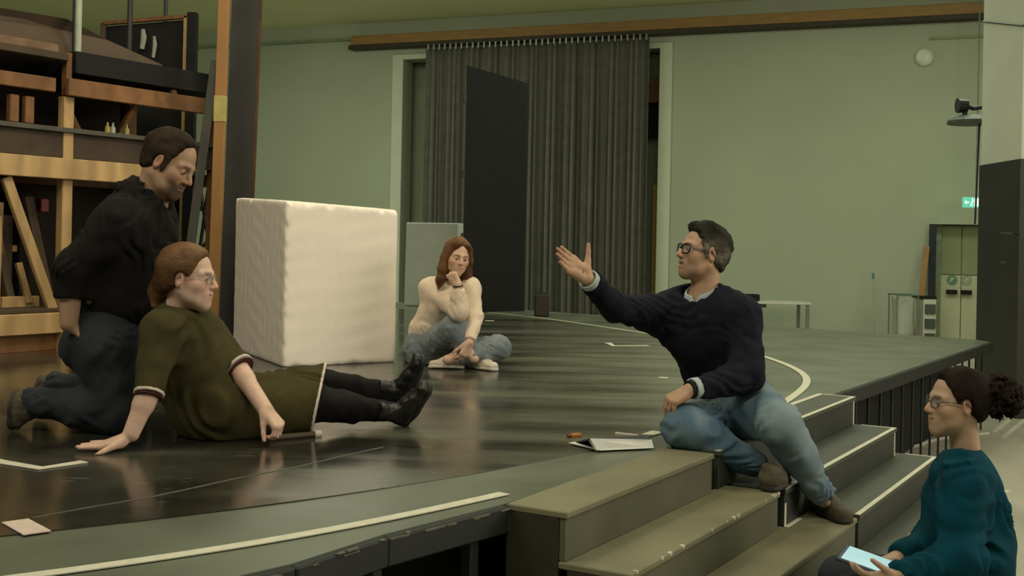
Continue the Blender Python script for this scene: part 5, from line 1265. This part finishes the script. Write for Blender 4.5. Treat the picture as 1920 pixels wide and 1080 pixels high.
# ------------------------------------------------------------------ woman in teal sweater holding a tablet, at the foot of the steps
def helper_():
    pel, wai, che, nk = at(1818, 1118, 4.22), at(1814, 1030, 4.22), at(1808, 940, 4.22), at(1808, 862, 4.20)
    shL, elL, wrL = at(1806, 908, 4.05), at(1800, 1050, 3.95), at(1684, 1086, 3.90)
    shR, elR, wrR = at(1812, 906, 4.39), at(1752, 1020, 4.43), at(1680, 1048, 4.16)
    hpL, hpR = pel + V(0, -.09, -.02), pel + V(0, .09, -.02)
    knL, anL = V(1.20, 4.04, -.36), V(1.50, 4.04, -.70); knR, anR = V(1.22, 4.27, -.36), V(1.52, 4.27, -.70)
    hc = at(1792, 756, 4.19); front = unit(V(-.96, -.10, 0))
    lo, hi = bounds([pel, shL, shR, hc, knL, knR, anL, anR, at(1590, 1060, 3.9)], .18)
    p = Person((pel[0], pel[1], ZF), 'woman in teal sweater with curly bun sitting below the stage, holding a tablet', lo, hi,
               [around(hc, .15, .0036), (wrL - V(.22, .1, .1), wrL + V(.05, .1, .1), .0042), (wrR - V(.2, .1, .1), wrR + V(.05, .1, .1), .005)], .013)
    p.head(hc, (-.975, -.10, .03), (0, 0, 1), 1.0, .96, jaw=.86); p.neck(nk + V(0.01, 0, -.02), .049)
    B = p.body
    torso(B, [(pel, .14), (wai, .12), (che, .13)], front, .75); B.cap(shR, shL, .045, .045, .05)
    p.arm(shR, elR, wrR, (.045, .04, .028)); p.arm(shL, elL, wrL, (.045, .04, .028)); p.leg(hpL, knL, anL); p.leg(hpR, knR, anR)
    p.hand(wrL, V(-.97, .10, .10), V(.1, .30, .93), False, curl=(.15, .35, .4), spread=.02, thumb=(.8, .5, .35), tcurl=.2)
    p.hand(wrR, V(-.8, -.5, -.05), V(.0, -.3, -.9), True, curl=(.35, .6, .4), spread=.05, thumb=(.7, .5, .3), tcurl=.3)
    p.finish((.56, .37, .245), brow=(.07, .045, .03), flush=.35)
    F = Field(*bounds([pel, shL, shR, elL, elR, wrL, wrR, nk], .17), .0095)
    torso(F, [(pel + V(.0, 0, -.02), .195), (wai, .180), (che, .160), (mid(che, nk, .5), .112)], front, .76, .07)
    F.cap(shR, shL, .066, .066, .07); F.cap(mid(shL, nk, .6), mid(shR, nk, .6), .058, .058, .06)
    for s_, e_, w_ in ((shL, elL, wrL), (shR, elR, wrR)):
        F.cap(s_, e_, .076, .078, .07); F.cap(e_, w_, .074, .046, .04); F.cutplane(w_ + unit(e_ - w_) * .012, w_ - e_, .08)
    F.cap(p.hp(0, -.02, -.07), nk + V(0, 0, .02), .046, .044, .012, 'cut')
    F.bump(ridges(91, .13, .008, V(.8, .3, .15), .7)); F.bump(wob(93, .2, .005))
    fmesh(F, 'sweater', M_teal, p.root, 1)
    N = Field(nk - .12, nk + .12, .006); N.cap(nk + V(.0, 0, -.05), nk + V(-.002, 0, .004), .080, .068, 0); N.cap(nk + V(0, 0, -.08), nk + V(0, 0, .08), .055, .055, .005, 'cut'); N.cutplane(nk + V(0, 0, .012), V(.15, 0, 1), .12)
    fmesh(N, 'collar', M_teal, p.root)
    F = Field(*bounds([pel, hpL, hpR, knL, knR, anL, anR], .15), .012)
    torso(F, [(pel, .15), (pel + V(0, 0, -.04), .15)], front, .9); F.cap(hpL, hpR, .10, .10, .06)
    for h, k_, a in ((hpL, knL, anL), (hpR, knR, anR)): F.cap(h, k_, .092, .072, .05); F.cap(k_, a, .070, .052, .04)
    fmesh(F, 'trousers', M_jeansd, p.root)
    for a in (anL, anR): h = V(a[0] + .06, a[1], ZF + .002); p.shoe(h, h + V(-.24, 0, 0), (0, 0, 1), M_boot, M_rubd, r=.042)
    Mh = mat('dark_brown_hair', (0.010, 0.006, 0.0035), 0.8, 0, 7, 0.3, 140, base2=(0.030, 0.019, 0.010), contrast=(.4, .8), spec=0.12)
    def ext(f, P, R, sc): f.cap(P(0, -.08, .03), P(0, -.135, .022), .062 * sc, .042 * sc, .03)
    p.hair(Mh, .012, (.066, .090), (.030, .010), (-.085, -.07), ext, lambda P: ridges(98, .014, .0010, p.hR @ V(.6, .1, .8))(P) + wob(99, .06, .0012)(P), lo=hc - V(.18, .17, .18), hi=hc + V(.2, .17, .18))
    bc = at(1872, 745, 4.19); Bn = Field(bc - .13, bc + .13, .0045); rg = random.Random(4)
    Bn.ell(bc, (.066, .06, .060), None, 0)
    for i in range(70):     # curls
        d = unit(V(*(rg.gauss(0, 1) for _ in range(3)))); c_ = bc + d * V(.070, .062, .064) * (1 + .14 * rg.random()); t_ = unit(np.cross(d, V(*(rg.gauss(0, 1) for _ in range(3)))))
        Bn.cap(c_ - t_ * .016, c_ + t_ * .016 + d * .006, .009, .007, .006)
    Bn.bump(wob(101, .022, .004)); fmesh(Bn, 'hair_bun', Mh, p.root)
    p.glasses(M_spec, .024, .019, .0018, True)
    # low stool under her
    st = root('low_stool', (pel[0], pel[1], ZF), 'low dark stool under the woman in the teal sweater', 'stool')
    zt = pel[2] - .155
    MB().box((pel[0] - .07, pel[1] - .16, zt - .04), (pel[0] + .20, pel[1] + .16, zt), .01).build('seat', M_dkwood, st)
    for x in (-.04, .17):
        for y in (-.13, .13): MB().box((pel[0] + x - .018, pel[1] + y - .018, ZF), (pel[0] + x + .018, pel[1] + y + .018, zt - .041), .003).build('leg', M_dkwood, st)
    # tablet
    c_ = at(1630, 1054, 3.99); uu = unit(at(1668, 1063, 3.95) - at(1592, 1036, 4.02)); nn = unit(V(.20, -.35, .9)); nn = unit(nn - uu * (nn @ uu)); vv = np.cross(nn, uu)
    tb = root('tablet', c_ - nn * .01, 'small tablet with a bright pale blue screen in the woman\'s hands', 'tablet')
    MB().obox(c_, (uu, vv, nn), (.100, .058, .006), .004).build('case', mat('tablet_case', (.012, .03, .05), .4), tb)
    MB().obox(c_ + nn * .0062 + uu * .004, (uu, vv, nn), (.088, .050, .0008)).build('screen', mat('tablet_screen', (.3, .5, .55), .2, emis=(.42, .74, .84, .42)), tb)
helper_()

# ================================================================== small things
# rod in the reclining woman's hand
a, b = gz(504, 822, .014), gz(601, 813, .014); u = unit(b - a)
rd = root('prop_rod', mid(a, b) - V(0, 0, .014), 'short dark wooden rod with a pale end lying by the woman\'s hand', 'rod')
MB().tube([a, b - u * .03], .013, 10).build('shaft', mat('rod_brown', (.060, .042, .020), .5), rd)
MB().tube([b - u * .03, b], .0145, 10).build('end_cap', M_trim, rd)
# open notebook lying face down like a low tent
nb = root('notebook', gz(1150, 838), 'white notebook lying open face down on the stage edge', 'notebook')
s0, s1 = gz(1106, 822, .055), gz(1222, 824, .035)
f0, f1 = gz(1120, 845, .008), gz(1226, 840, .008); k0, k1 = gz(1076, 829, .008), gz(1208, 815, .008)
def sheet(name, q, t, M, par): 
    q = [np.array(x) for x in q]; n = unit(np.cross(q[1] - q[0], q[3] - q[0])) * t
    return MB().add(q + [x - n for x in q], [[0, 1, 2, 3], [7, 6, 5, 4], [0, 4, 5, 1], [1, 5, 6, 2], [2, 6, 7, 3], [3, 7, 4, 0]]).build(name, M, par)
M_paper = mat('white_paper', (.66, .66, .60), .8, .03, 20)
sheet('front_cover', [f0, f1, s1, s0], .006, M_paper, nb); sheet('back_cover', [s0, s1, k1, k0], .004, mat('cover_dark', (.05, .055, .05), .6), nb)
sheet('page_block', [mid(f0, s0, .2) - V(0, 0, .008), mid(f1, s1, .2) - V(0, 0, .008), mid(s1, k1, .06) - V(0, 0, .006), mid(s0, k0, .06) - V(0, 0, .006)], .004, M_paper, nb)
sheet('page_edge', [gz(1066, 830, .012), f0 + V(0, 0, .004), f0 + V(.012, 0, .004), gz(1078, 828, .012)], .002, M_paper, nb)
a, b = gz(1064, 818, .011), gz(1088, 816, .011)
mk = root('marker_pen', mid(a, b) - V(0, 0, .011), 'short orange marker lying behind the notebook', 'marker')
MB().tube([mid(a, b, .25), b], .011, 10).build('barrel', mat('marker_orange', (.50, .22, .05), .5), mk); MB().tube([a, mid(a, b, .25)], .008, 10).build('cap', mat('marker_red', (.20, .05, .02), .5), mk)
a, b = gz(1154, 812, .006), gz(1200, 817, .006)
tag(MB().tube([a, mid(a, b, .9), b], [.005, .005, .001], 8).build('pencil', M_trim), 'thin pale pencil lying beside the notebook', 'pencil')
q = [gz(1203, 814, .005), gz(1226, 815, .005), gz(1246, 810, .005), gz(1222, 807, .005)]
tag(sheet('paper_note', q, .003, mat('cream_paper', (.55, .52, .36), .8), None), 'small cream paper slip by the seated man\'s knee', 'paper')
# under and beside the stage: cable, bag, block, board
pts = [gz(1672, 853, ZF + .01)] ; pts = [at(1680, 850, 6.9), at(1700, 838, 7.3), at(1730, 835, 7.7), at(1752, 826, 8.2), at(1772, 824, 8.4), at(1800, 826, 8.5)]
g = [gz(x, y, ZF + .012) for x, y in ((1655, 862), (1682, 846), (1700, 838), (1720, 836), (1742, 828), (1770, 822), (1800, 818), (1860, 812))]
m = MB(); cps = []
for i in range(len(g) - 1):
    for t in np.linspace(0, 1, 6, endpoint=False):
        p0, p1, p2, p3 = g[max(i - 1, 0)], g[i], g[i + 1], g[min(i + 2, len(g) - 1)]
        cps.append(.5 * (2 * p1 + (p2 - p0) * t + (2 * p0 - 5 * p1 + 4 * p2 - p3) * t * t + (3 * p1 - p0 - 3 * p2 + p3) * t ** 3))
tag(m.tube(cps, .014, 8).build('cable', mat('cable_white', (.46, .47, .38), .6)), 'white cable snaking over the floor beside the steps', 'cable')
p = gz(1700, 832, ZF); tag(MB().obox(p + V(0, 0, .05), (unit(V(1, .3, 0)), unit(V(-.3, 1, 0)), ZAX), (.10, .06, .05), .006).build('wood_block', M_rail), 'small tan wooden block on the floor under the stage', 'block')
p = gz(1722, 802, ZF); F = Field(p - V(.35, .3, .05), p + V(.35, .3, .35), .016); F.ell(p + V(0, 0, .08), (.22, .15, .10), None, 0); F.cap(p + V(-.12, 0, .14), p + V(.12, 0, .12), .05, .06, .06); F.bump(wob(5, .12, .015)); F.above(p[2] + .004)
v, f = F.mesh(1); tag(link('cloth_bag', v, f, M_dkwood, None, None, True), 'dark slumped cloth bag under the stage edge', 'bag')
p = gz(1736, 786, ZF); tag(MB().obox(p + V(.15, .1, .02), (unit(V(1, .5, 0)), unit(V(-.5, 1, 0)), ZAX), (.35, .12, .018), .004).build('pale_board', mat('pale_ply', (.48, .45, .22), .7)), 'pale plywood board lying on the floor under the stage', 'board')
p = gz(1882, 922, ZF + .002); tag(MB().obox(V(p[0], p[1], ZF + .003), (unit(V(1, .8, 0)), unit(V(-.8, 1, 0)), ZAX), (.06, .022, .003), .001).build('tape_scrap', M_tape), 'scrap of white tape stuck on the hall floor', 'tape')
